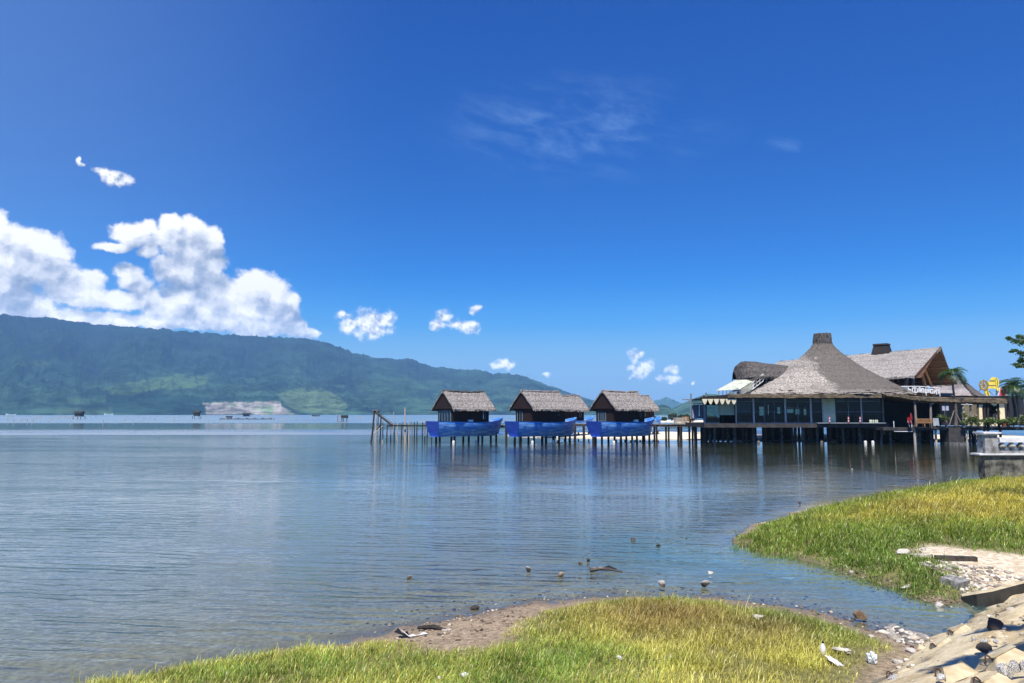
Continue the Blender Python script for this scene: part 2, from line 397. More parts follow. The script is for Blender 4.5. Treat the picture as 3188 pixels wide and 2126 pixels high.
# ================================================================ mesh builder
class MB:
    def __init__(self): self.v = []; self.f = []
    def quad(self, a, b, c, d): 
        i = len(self.v); self.v += [tuple(a), tuple(b), tuple(c), tuple(d)]; self.f.append((i, i+1, i+2, i+3)); return self
    def tri(self, a, b, c):
        i = len(self.v); self.v += [tuple(a), tuple(b), tuple(c)]; self.f.append((i, i+1, i+2)); return self
    def box(self, c, s, rz=0.0, rx=0.0, ry=0.0, taper=1.0):
        M = Matrix.Translation(Vector(c)) @ Matrix.Rotation(rz, 4, 'Z') @ Matrix.Rotation(ry, 4, 'Y') @ Matrix.Rotation(rx, 4, 'X')
        i = len(self.v)
        for z in (-.5, .5):
            k = taper if z > 0 else 1.0
            for x, y in ((-.5, -.5), (.5, -.5), (.5, .5), (-.5, .5)):
                self.v.append(tuple(M @ Vector((x*s[0]*k, y*s[1]*k, z*s[2]))))
        for q in ((3,2,1,0),(4,5,6,7),(0,1,5,4),(1,2,6,5),(2,3,7,6),(3,0,4,7)):
            self.f.append(tuple(i+k for k in q))
        return self
    def tube(self, pts, radii, n=8, caps=True):
        pts = [Vector(p) for p in pts]
        if not hasattr(radii, '__len__'): radii = [radii]*len(pts)
        rings = []
        for k, p in enumerate(pts):
            t = (pts[min(k+1, len(pts)-1)] - pts[max(k-1, 0)]).normalized()
            up = Vector((0, 0, 1)) if abs(t.z) < 0.9 else Vector((1, 0, 0))
            a = t.cross(up).normalized(); b = t.cross(a).normalized()
            i = len(self.v)
            for j in range(n):
                w = 2*math.pi*j/n
                self.v.append(tuple(p + (a*math.cos(w) + b*math.sin(w))*radii[k]))
            rings.append(i)
        for r0, r1 in zip(rings, rings[1:]):
            for j in range(n):
                self.f.append((r0+j, r0+(j+1) % n, r1+(j+1) % n, r1+j))
        if caps:
            self.f.append(tuple(rings[0]+j for j in range(n))[::-1])
            self.f.append(tuple(rings[-1]+j for j in range(n)))
        return self
    def beam(self, a, b, w, h=None):
        h = h or w
        a, b = Vector(a), Vector(b)
        t = (b-a).normalized()
        up = Vector((0, 0, 1)) if abs(t.z) < 0.95 else Vector((0, 1, 0))
        s = t.cross(up).normalized(); u = s.cross(t).normalized()
        i = len(self.v)
        for p in (a, b):
            for x, y in ((-1, -1), (1, -1), (1, 1), (-1, 1)):
                self.v.append(tuple(p + s*(x*w/2) + u*(y*h/2)))
        for q in ((3,2,1,0),(4,5,6,7),(0,1,5,4),(1,2,6,5),(2,3,7,6),(3,0,4,7)):
            self.f.append(tuple(i+k for k in q))
        return self
    def lathe(self, prof, c=(0, 0, 0), n=24, caps=True):
        c = Vector(c); rings = []
        for r, z in prof:
            i = len(self.v)
            for j in range(n):
                w = 2*math.pi*j/n
                self.v.append((c.x + r*math.cos(w), c.y + r*math.sin(w), c.z + z))
            rings.append(i)
        for r0, r1 in zip(rings, rings[1:]):
            for j in range(n):
                self.f.append((r0+j, r0+(j+1) % n, r1+(j+1) % n, r1+j))
        if caps:
            self.f.append(tuple(rings[0]+j for j in range(n))[::-1]); self.f.append(tuple(rings[-1]+j for j in range(n)))
        return self
    def prism(self, poly, off):
        """poly: 3-D outline, extruded by the vector off"""
        off = Vector(off); i = len(self.v); n = len(poly)
        self.v += [tuple(Vector(p)) for p in poly] + [tuple(Vector(p)+off) for p in poly]
        self.f.append(tuple(range(i, i+n))[::-1]); self.f.append(tuple(range(i+n, i+2*n)))
        for k in range(n):
            self.f.append((i+k, i+(k+1) % n, i+n+(k+1) % n, i+n+k))
        return self
    def grid(self, P):
        """P: rows x cols of points"""
        i = len(self.v); nr, nc = len(P), len(P[0])
        for row in P: self.v += [tuple(p) for p in row]
        for a in range(nr-1):
            for b in range(nc-1):
                self.f.append((i+a*nc+b, i+a*nc+b+1, i+(a+1)*nc+b+1, i+(a+1)*nc+b))
        return self
    def build(self, name, mat, parent=None, smooth=False, fix=True):
        me = bpy.data.meshes.new(name)
        me.from_pydata(self.v, [], self.f)
        if fix:
            bm = bmesh.new(); bm.from_mesh(me)
            bmesh.ops.recalc_face_normals(bm, faces=bm.faces); bm.to_mesh(me); bm.free()
        if smooth:
            me.polygons.foreach_set('use_smooth', [True]*len(me.polygons))
        me.materials.append(MATS[mat] if isinstance(mat, str) else mat)
        o = bpy.data.objects.new(name, me); COL.objects.link(o)
        if parent is not None: o.parent = parent
        return o

def tag(o, label=None, cat=None, group=None, kind=None):
    if label: o['label'] = label
    if cat: o['category'] = cat
    if group: o['group'] = group
    if kind: o['kind'] = kind
    return o
def thing(name, label, cat, loc=(0, 0, 0), rz=0.0, group=None):
    o = bpy.data.objects.new(name, None); COL.objects.link(o)
    o.location = loc; o.rotation_euler = (0, 0, rz); o.empty_display_size = 0.3
    return tag(o, label, cat, group)
def copy_tree(o, parent=None):
    c = o.copy(); COL.objects.link(c)
    if parent is not None: c.parent = parent
    for ch in list(o.children): copy_tree(ch, c)
    return c

def np_mesh(name, verts, faces_list, mat, smooth=False):
    """verts (n,3); faces_list: list of int arrays (m,k)"""
    me = bpy.data.meshes.new(name)
    verts = np.asarray(verts, np.float32)
    me.vertices.add(len(verts)); me.vertices.foreach_set('co', verts.ravel())
    tot = sum(len(f) for f in faces_list); loops = np.concatenate([np.asarray(f, np.int32).ravel() for f in faces_list])
    me.loops.add(len(loops)); me.loops.foreach_set('vertex_index', loops)
    counts = np.concatenate([np.full(len(f), f.shape[1], np.int32) for f in faces_list])
    me.polygons.add(tot)
    me.polygons.foreach_set('loop_start', np.concatenate([[0], np.cumsum(counts)[:-1]]).astype(np.int32))
    if smooth: me.polygons.foreach_set('use_smooth', np.ones(tot, bool))
    me.update(calc_edges=True); me.validate()
    me.materials.append(MATS[mat] if isinstance(mat, str) else mat)
    o = bpy.data.objects.new(name, me); COL.objects.link(o)
    return o
def vcol(o, name, cols):
    a = o.data.attributes.new(name, 'FLOAT_COLOR', 'POINT')
    c = np.ones((len(o.data.vertices), 4), np.float32); c[:, :3] = cols
    a.data.foreach_set('color', c.ravel())
def vfloat(o, name, vals):
    a = o.data.attributes.new(name, 'FLOAT', 'POINT'); a.data.foreach_set('value', np.asarray(vals, np.float32))

# ---- numpy value noise
_perm = rng.random((256, 256)).astype(np.float32)
def vnoise(x, y):
    xi = np.floor(x).astype(int); yi = np.floor(y).astype(int)
    fx = x - xi; fy = y - yi
    fx = fx*fx*(3-2*fx); fy = fy*fy*(3-2*fy)
    a = _perm[xi & 255, yi & 255]; b = _perm[(xi+1) & 255, yi & 255]
    c = _perm[xi & 255, (yi+1) & 255]; d = _perm[(xi+1) & 255, (yi+1) & 255]
    return (a*(1-fx)+b*fx)*(1-fy) + (c*(1-fx)+d*fx)*fy
def fbm(x, y, oct=5, gain=0.5):
    s = 0; a = 1; t = 0
    for k in range(oct):
        s = s + a*vnoise(x*2**k + 17.3*k, y*2**k + 5.1*k); t += a; a *= gain
    return s/t
def sst(x, a, b):
    t = np.clip((x-a)/(b-a), 0, 1); return t*t*(3-2*t)
def inside(x, y, poly):
    r = np.zeros(x.shape, bool); n = len(poly)
    for k in range(n):
        x0, y0 = poly[k]; x1, y1 = poly[(k+1) % n]
        if y0 == y1: continue
        c = ((y0 > y) != (y1 > y)) & (x < (x1-x0)*(y-y0)/(y1-y0) + x0)
        r ^= c
    return r
def sdist(x, y, poly):
    d = np.full(x.shape, 1e18); n = len(poly)
    for k in range(n):
        x0, y0 = poly[k]; x1, y1 = poly[(k+1) % n]
        ex, ey = x1-x0, y1-y0
        L = ex*ex + ey*ey + 1e-12
        t = np.clip(((x-x0)*ex + (y-y0)*ey)/L, 0, 1)
        d = np.minimum(d, (x-x0-t*ex)**2 + (y-y0-t*ey)**2)
    d = np.sqrt(d)
    return np.where(inside(x, y, poly), d, -d)

# ================================================================ ground: lake bed, two grassy banks, sand spit
def gp(pts, z=0.0): return [tuple(G(a, b, z)[:2]) for a, b in pts]
NEAR = gp([(-80,2190),(90,2150),(290,2112),(560,2066),(700,2040),(840,2024),(960,2008),(1080,1980),(1200,1952),(1330,1926),(1450,1902),(1560,1884),(1650,1872),(1760,1864),
           (1900,1854),(2050,1850),(2180,1856),(2330,1872),(2450,1888),(2560,1908),(2650,1930),(2740,1952),(2820,1968),(2900,1982)]) + \
       [(13.0, 14.0), (18, 4), (12, -12), (-14, -12), (-12, 6)]
FAR = gp([(2250,1690),(2275,1668),(2350,1630),(2480,1593),(2600,1566),(2800,1530),(2950,1505),(3060,1496),(3200,1494),(3600,1490)]) + \
      [(60, 40), (45, 15), (16, 15.5)] + gp([(3188,1850),(3085,1872),(3005,1872),(2940,1888),(2850,1868),(2790,1840),(2710,1810),(2630,1784),(2550,1758),(2480,1737),(2350,1718)])
SPIT = gp([(1540,1356),(1640,1362),(1760,1363),(1880,1365),(2010,1367),(2120,1369),(2220,1371),(2300,1374)]) + [(80,106),(95,140),(40,138)] + gp([(2250,1350),(2100,1346),(1900,1347),(1700,1350)])
EMB_T = Vector((G(2780, 2060).x, G(2780, 2060).y, 0)); EMB_U = (G(3120, 1888) - G(2740, 2095)).normalized()
EMB_M = Vector((EMB_U.y, -EMB_U.x, 0))

def terrain(x, y):
    wob = (fbm(x*0.55, y*0.55, 4) - 0.5)*0.9 + (fbm(x*2.1+5, y*2.1, 3) - 0.5)*0.5
    sn = sdist(x, y, NEAR) - 0.30 + wob*0.8
    sf = sdist(x, y, FAR) - 0.10 + wob*0.8
    ss = sdist(x, y, SPIT) + wob*3.0
    def land(s, h, w): return np.where(s > 0, h*(1-np.exp(-s/w)), 0)
    def bed(s, k, dmax): return np.where(s < 0, -dmax*(1-np.exp(s*k/dmax)), 0)
    # the near sand shelves gently, the channel cuts steeper
    zn = land(sn, 0.34, 2.2) + bed(sn, 0.055, 1.6)
    zf = land(sf, 0.42, 1.6) + bed(sf, 0.16, 1.6)
    zs = land(ss, 0.55, 7.0) + bed(ss, 0.07, 1.6)
    z = np.maximum(np.maximum(zn, zf), zs)
    z = z + (fbm(x*2.3, y*2.3, 4) - 0.5)*0.05
    z = np.where(y > 2350, np.minimum(z, -1.0), z)
    return z, sn, sf, ss

def on_bed(px, py):
    z = 0.0
    for _ in range(6):
        p = G(px, py, z); z = float(terrain(np.array([p.x]), np.array([p.y]))[0][0])
    return Vector((p.x, p.y, z))
def axis(fine, step, grow, lim):
    lo, hi = fine
    a = list(np.arange(lo, hi, step)); s = step
    while a[-1] < lim[1]: s *= grow; a.append(a[-1] + s)
    s = step
    while a[0] > lim[0]: s *= grow; a.insert(0, a[0] - s)
    return np.array(a)
GX = axis((-16, 26), 0.16, 1.06, (-9000, 9000))
GY = axis((8, 46), 0.16, 1.045, (-1400, 10500))
XX, YY = np.meshgrid(GX, GY)
ZZ, SN, SF, SS = terrain(XX.ravel(), YY.ravel())
nx, ny = len(GX), len(GY)
idx = np.arange(nx*ny).reshape(ny, nx)
QF = np.stack([idx[:-1, :-1], idx[:-1, 1:], idx[1:, 1:], idx[1:, :-1]], -1).reshape(-1, 4)

m, n = new_mat('ground_soil')
g_ = n.add('ShaderNodeNewGeometry'); pos = g_.outputs['Position']
sand = n.add('ShaderNodeAttribute', attribute_name='sand').outputs['Fac']
turf = n.add('ShaderNodeAttribute', attribute_name='turf').outputs['Fac']
zz = n.add('ShaderNodeSeparateXYZ', {0: pos}).outputs[2]
n1 = n.noise(pos, 1.3, 6, 0.6); n2 = n.noise(pos, 9.0, 5, 0.65); n3 = n.noise(pos, 34.0, 3, 0.6)
mud = n.mix(n.smooth(n2, 0.3, 0.7), (0.18, 0.132, 0.085), (0.39, 0.30, 0.195))
mud = n.mix(n.smooth(n3, 0.54, 0.68), mud, (0.085, 0.055, 0.03))
mud = n.mix(n.math('MULTIPLY', n.smooth(n1, 0.5, 0.7), 0.5), mud, (0.36, 0.28, 0.18))
grav = n.add('ShaderNodeTexVoronoi', {'Vector': pos, 'Scale': 9.0}, feature='F1')
gcol = n.mix(n.smooth(grav.outputs['Color'], 0.2, 0.8), (0.46, 0.37, 0.24), (0.66, 0.57, 0.42))
gcol = n.mix(n.smooth(n2, 0.60, 0.72), gcol, (0.16, 0.13, 0.10))
spit_c = n.mix(n.smooth(n1, 0.3, 0.7), (0.66, 0.56, 0.38), (0.78, 0.70, 0.54))
c = n.mix(sand, mud, gcol)
spitf = n.add('ShaderNodeAttribute', attribute_name='spit').outputs['Fac']
c = n.mix(spitf, c, spit_c)
c = n.mix(turf, c, n.mix(n.smooth(n2, 0.3, 0.7), (0.11, 0.10, 0.04), (0.21, 0.19, 0.07)))
# wet rim just above and below the waterline
wet = n.smooth(n.math('ADD', zz, n.math('MULTIPLY', n.math('SUBTRACT', n1, 0.5), 0.10)), 0.10, 0.01)
under = n.smooth(zz, 0.0, -0.06)
c = n.mix(n.math('MULTIPLY', wet, n.math('MULTIPLY_ADD', under, -0.45, 0.60)), c, (0.15, 0.115, 0.075))
c = n.mix(n.math('MULTIPLY', under, 0.55), c, n.mix(n.smooth(n2, 0.35, 0.65), (0.22, 0.19, 0.13), (0.46, 0.40, 0.28)))
deepc = n.smooth(zz, -0.15, -0.8)
c = n.mix(deepc, c, (0.12, 0.17, 0.155))
rough = n.math('SUBTRACT', 0.95, n.math('MULTIPLY', wet, 0.45))
bmp = n.add('ShaderNodeBump', {'Strength': 0.8, 'Distance': 0.035, 'Height': n.math('ADD', n2, n.math('MULTIPLY', n3, 0.4))})
b_ = n.add('ShaderNodeBsdfPrincipled', {'Base Color': c, 'Roughness': rough, 'Normal': bmp.outputs[0], 'Specular IOR Level': 0.25})
n.add('ShaderNodeOutputMaterial', {0: b_.outputs[0]})

GRASS_N = gp([(-60,2200),(40,2150),(110,2126),(300,2090),(560,2052),(640,2036),(700,2024),(840,2012),(1000,2000),(1130,1990),(1230,1996),(1290,2026),(1380,2044),(1490,2034),(1570,2008),
              (1612,1974),(1640,1940),(1740,1895),(1850,1872),(2000,1860),(2150,1860),(2300,1874),(2400,1888),(2500,1906),(2590,1930),(2680,1962),(2735,1990),(2762,2028),
              (2750,2064),(2705,2104),(2690,2140),(2640,2250)], 0.12) + [(2.2, 8.2), (-6, 8.2)]
GRASS_F = gp([(2258,1690),(2350,1640),(2480,1602),(2600,1574),(2800,1537),(2950,1511),(3070,1501),(3300,1499),(3500,1520),(3500,1768),(3188,1762),(3090,1750),(2990,1740),(2900,1728),(2850,1740),
              (2900,1765),(2970,1785),(2990,1812),(3040,1846),(2990,1862),(2930,1860),(2850,1858),(2780,1834),(2700,1803),(2620,1775),(2540,1750),(2480,1736),(2350,1718),(2262,1700)], 0.1)
sgn = sdist(XX.ravel(), YY.ravel(), GRASS_N); sgf = sdist(XX.ravel(), YY.ravel(), GRASS_F)
ground = np_mesh('ground', np.stack([XX.ravel(), YY.ravel(), ZZ], 1), [QF], 'ground_soil', smooth=True)
vfloat(ground, 'turf', np.maximum(sst(sgn, -0.25, 0.35), sst(sgf, -0.25, 0.35)))
vfloat(ground, 'sand', sst(SF, -0.2, 0.8))
vfloat(ground, 'spit', sst(SS, -8, 0))
tag(ground, kind='structure')

# ---------------------------------------------------------------- water
m, n = new_mat('lake_water')
g_ = n.add('ShaderNodeNewGeometry'); pos = g_.outputs['Position']
sp = n.add('ShaderNodeSeparateXYZ', {0: pos})
dep = n.add('ShaderNodeAttribute', attribute_name='depth').outputs['Fac']
calm = n.add('ShaderNodeAttribute', attribute_name='calm').outputs['Fac']
# ripples: wind waves running in from the open lake, crests nearly parallel to the near shore
rot = n.add('ShaderNodeVectorRotate', {'Vector': pos, 'Angle': R(7)}, rotation_type='Z_AXIS').outputs[0]
wv = n.add('ShaderNodeTexWave', {'Vector': n.vmath('MULTIPLY', rot, (0.35, 1, 1)), 'Scale': 0.62, 'Distortion': 9.0, 'Detail': 4.0, 'Detail Scale': 1.3, 'Detail Roughness': 0.55},
           wave_type='BANDS', bands_direction='Y', wave_profile='SIN').outputs[1]
r1 = n.noise(n.vmath('MULTIPLY', rot, (0.55, 1.6, 1)), 1.5, 4, 0.55)
r2 = n.noise(n.vmath('MULTIPLY', rot, (0.95, 1.10, 1)), 0.40, 4, 0.58)
gust = n.smooth(n.noise(n.vmath('MULTIPLY', rot, (0.35, 1.0, 1)), 0.055, 4, 0.6), 0.30, 0.66)
r3 = n.noise(n.vmath('MULTIPLY', rot, (0.7, 1.6, 1)), 5.0, 3, 0.55)
hgt = n.math('ADD', n.math('MULTIPLY', wv, 0.030), n.math('MULTIPLY', r1, 0.085))
hgt = n.math('ADD', hgt, n.math('MULTIPLY', r2, 0.19))
hgt = n.math('ADD', hgt, n.math('MULTIPLY', r3, 0.006))
hgt = n.math('MULTIPLY', hgt, n.math('MULTIPLY', calm, n.math('MULTIPLY_ADD', gust, 1.15, 0.15)))
bmp = n.add('ShaderNodeBump', {'Strength': 1.0, 'Distance': 1.0, 'Height': hgt})
fr = n.add('ShaderNodeFresnel', {'IOR': 1.55, 'Normal': bmp.outputs[0]})
farw = n.smooth(sp.outputs[1], 25.0, 95.0)
rgh = n.math('MULTIPLY_ADD', n.math('MULTIPLY', calm, n.math('MULTIPLY_ADD', gust, 0.5, 0.6)), n.math('MULTIPLY_ADD', farw, 0.19, 0.07), 0.015)
gl = n.add('ShaderNodeBsdfGlossy', {'Color': (1, 1, 1, 1), 'Roughness': rgh, 'Normal': bmp.outputs[0]})
murk = n.math('SUBTRACT', 1.0, n.math('EXPONENT', n.math('MULTIPLY', dep, -1.9)))
tr = n.add('ShaderNodeBsdfTransparent', {0: (0.80, 0.90, 0.88, 1)})
olive = n.math('MULTIPLY', n.smooth(n.math('ADD', sp.outputs[0], n.math('MULTIPLY', n.math('SUBTRACT', r2, 0.5), 10.0)), -40.0, 4.0), n.smooth(sp.outputs[1], 34.0, 62.0))
mcol = n.mix(olive, (0.235, 0.295, 0.275), (0.036, 0.042, 0.022))
inl = n.math('MULTIPLY', n.smooth(sp.outputs[0], 0.0, 4.0), n.smooth(sp.outputs[1], 30.0, 20.0))
mcol = n.mix(inl, mcol, (0.095, 0.245, 0.245))
mcol = n.mix(n.smooth(sp.outputs[1], 170.0, 320.0), mcol, (0.16, 0.27, 0.27))
df = n.add('ShaderNodeBsdfDiffuse', {0: mcol})
body = n.add('ShaderNodeMixShader', {0: murk, 1: tr.outputs[0], 2: df.outputs[0]})
mx = n.add('ShaderNodeMixShader', {0: fr.outputs[0], 1: body.outputs[0], 2: gl.outputs[0]})
n.add('ShaderNodeOutputMaterial', {0: mx.outputs[0]})
keep = (ZZ[QF].min(1) < 0.12) & (YY.ravel()[QF[:, 0]] > -30)
wf = QF[keep]; used, inv = np.unique(wf, return_inverse=True)
wx, wy = XX.ravel()[used], YY.ravel()[used]
water = np_mesh('water', np.stack([wx, wy, np.zeros(len(used))], 1), [inv.reshape(-1, 4)], 'lake_water', smooth=True)
vfloat(water, 'depth', np.clip(-ZZ[used], 0, 3))
# calm: 0 = mirror, 1 = rippled.  lee of the spit and the huts is still; so is a band far out
ang = np.arctan2(EYE, np.maximum(wy, 1)); ypx = 1288 + F*np.tan(ang)
lee = 0.05 + 0.95*sst(100.5 - wy + (fbm(wx*0.03, wy*0.02, 3)-0.5)*9, 0, 4.5)
lee = np.where(wx > 25, 0.08 + 0.42*sst(97 - wy + (fbm(wx*0.05, wy*0.1, 3)-0.5)*10, 0, 9), lee)
lee = np.where(wx < -14, np.maximum(lee, sst(-wx, 14, 30)), lee)
band = 0.05 + 0.95*np.maximum(sst(wy, 300, 345), sst(wy, 205, 150))
chan = sst(np.minimum(-SN[used], -SF[used]), 0.0, 2.2)*0.85 + 0.15
openw = np.where(wy > 120, np.where(wx < 60, band, 0.4), 1.0)
calmv = np.where(wy > 140, openw, np.minimum(lee, np.where(wy > 118, np.maximum(band, lee), 1)))
inlet = sst(wx, 1.0, 6.0)*sst(wy, 26, 20)
calmv = calmv*chan*(1-0.75*inlet)
hutz = sst(wx, -26, -8)*sst(wy, 34, 52)
calmv = np.where(wy > 140, calmv*1.3, calmv*(0.36 + 0.74*sst(wy, 40, 15))*(1-0.38*hutz))
vfloat(water, 'calm', calmv)
tag(water, kind='structure')

# ================================================================ grass
def grass(name, poly, dens, hmin, hmax, wid, colour, seed, clump=0.22, fade=0.7):
    r = np.random.default_rng(seed)
    P = np.array(poly); lo, hi = P.min(0), P.max(0)
    area = (hi-lo).prod()
    k = int(area*dens/9)
    cx, cy = r.uniform(lo[0], hi[0], k), r.uniform(lo[1], hi[1], k)
    cs = r.uniform(0.6, 1.25, k); ca = r.uniform(-1, 1, (k, 2))
    x = np.repeat(cx, 9) + r.normal(0, clump*0.35, k*9); y = np.repeat(cy, 9) + r.normal(0, clump*0.35, k*9)
    cs = np.repeat(cs, 9); cax = np.repeat(ca[:, 0], 9); cay = np.repeat(ca[:, 1], 9)
    # only what the photograph can see
    vis = (np.abs(x) < y*0.80 + 1.0)
    x, y, cs, cax, cay = x[vis], y[vis], cs[vis], cax[vis], cay[vis]
    s = sdist(x, y, poly) + (fbm(x*1.1, y*1.1, 4)-0.5)*1.1
    gap = 0.30 + 0.70*sst(fbm(x*1.5+2, y*1.5, 4), .34, .50)
    kk = (s > 0) & (r.random(len(s)) < (0.25 + 0.75*sst(s, 0, fade))*gap)
    x, y, cs, cax, cay, s = x[kk], y[kk], cs[kk], cax[kk], cay[kk], s[kk]
    z, sn, sf, ss = terrain(x, y)
    nb = len(x)
    h = (hmin + (hmax-hmin)*r.random(nb)**1.3)*cs*(0.5 + 0.5*sst(s, 0, fade*1.3))*(0.45+1.1*fbm(x*1.2+9, y*1.2, 4))
    tall = r.random(nb) < 0.025; h[tall] *= 1.8
    th = r.uniform(0, 2*np.pi, nb)
    lean = h*r.uniform(0.15, 1.25, nb)
    lx = np.cos(th)*lean*0.7 + cax*0.30*h; ly = np.sin(th)*lean*0.7 + cay*0.30*h
    ww = wid*r.uniform(0.6, 1.3, nb)
    px_, py_ = -np.sin(th+0.6)*ww, np.cos(th+0.6)*ww
    z = z - 0.02
    V = np.empty((nb, 7, 3), np.float32)
    def put(i, fx, fz, sx):
        V[:, i, 0] = x + lx*fx + px_*sx; V[:, i, 1] = y + ly*fx + py_*sx; V[:, i, 2] = z + h*fz
    put(0, 0, 0, -1); put(1, 0, 0, 1); put(2, .22, .50, -.85); put(3, .22, .50, .85); put(4, .62, .84, -.5); put(5, .62, .84, .5)
    V[:, 6, 0] = x + lx*1.15; V[:, 6, 1] = y + ly*1.15; V[:, 6, 2] = z + h*r.uniform(.55, 1.1, nb)
    b = np.arange(nb)[:, None]*7
    q = np.concatenate([b+np.array([[0, 1, 3, 2]]), b+np.array([[2, 3, 5, 4]])]); t = b+np.array([[4, 5, 6]])
    o = np_mesh(name, V.reshape(-1, 3), [q, t], 'grass_blade')
    col = colour(x, y, s, r)
    col = col[:, None, :]*np.array([.62, .62, .95, .95, 1.08, 1.08, 1.15])[None, :, None]  # darker roots and paler tips put the shade between blades into the colour
    vcol(o, 'blade', col.reshape(-1, 3))
    return tag(o, kind='stuff')

def lerp(a, b, t): return np.array(a)[None]*(1-t[:, None]) + np.array(b)[None]*t[:, None]
def near_colour(x, y, s, r):
    nb = len(x); f = fbm(x*0.35, y*0.35, 4); f2 = fbm(x*1.4+40, y*1.4, 3)
    c = lerp((0.165, 0.265, 0.035), (0.49, 0.455, 0.095), sst(f + 0.35*(r.random(nb)-.5) + (12.5-y)*0.045, 0.30, 0.62))
    # dry brown patch in the middle right
    bx, by = G(2080, 1970)[:2]; q = np.exp(-(((x-bx)/1.9)**2 + ((y-by)/1.5)**2))
    bx, by = G(2380, 2000)[:2]; q = np.maximum(q, 0.8*np.exp(-(((x-bx)/1.2)**2 + ((y-by)/1.2)**2)))
    c = c*(1-q[:, None]*.95) + np.array((0.27, 0.19, 0.055))*q[:, None]*.95
    dry = (r.random(nb) < 0.10); c[dry] = np.array((0.46, 0.39, 0.15))*r.uniform(.7, 1.1, (dry.sum(), 1))
    return 1.42*c*r.uniform(0.5, 1.35, (nb, 1))*(0.6+0.8*f2)[:, None]
def far_colour(x, y, s, r):
    nb = len(x); f = fbm(x*0.22+7, y*0.22, 4); f2 = fbm(x*1.1+4, y*1.1, 3)
    e = sst(s, 0.3, 4.0)
    c = lerp((0.165, 0.275, 0.030), (0.53, 0.455, 0.068), np.clip(e*sst(f + 0.30*(r.random(nb)-.5), 0.22, 0.56) + 0.15, 0, 1))
    low = sst(y, 24, 19); c = c*(1-low[:, None]*.75) + np.array((0.17, 0.28, 0.04))*low[:, None]*.75
    bx, by = G(2900, 1620)[:2]; q = 0.9*np.exp(-(((x-bx)/1.3)**2 + ((y-by)/2.2)**2))
    c = c*(1-q[:, None]*.8) + np.array((0.44, 0.35, 0.06))*q[:, None]*.8
    dry = (r.random(nb) < 0.07); c[dry] = np.array((0.44, 0.38, 0.15))*r.uniform(.7, 1.1, (dry.sum(), 1))
    return 1.08*c*r.uniform(0.5, 1.35, (nb, 1))*(0.6+0.8*f2)[:, None]
QUICK = 1.0
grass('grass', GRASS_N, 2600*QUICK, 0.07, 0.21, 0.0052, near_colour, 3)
grass('grass', GRASS_F, 700*QUICK, 0.12, 0.32, 0.0105, far_colour, 4, clump=0.30, fade=1.0)

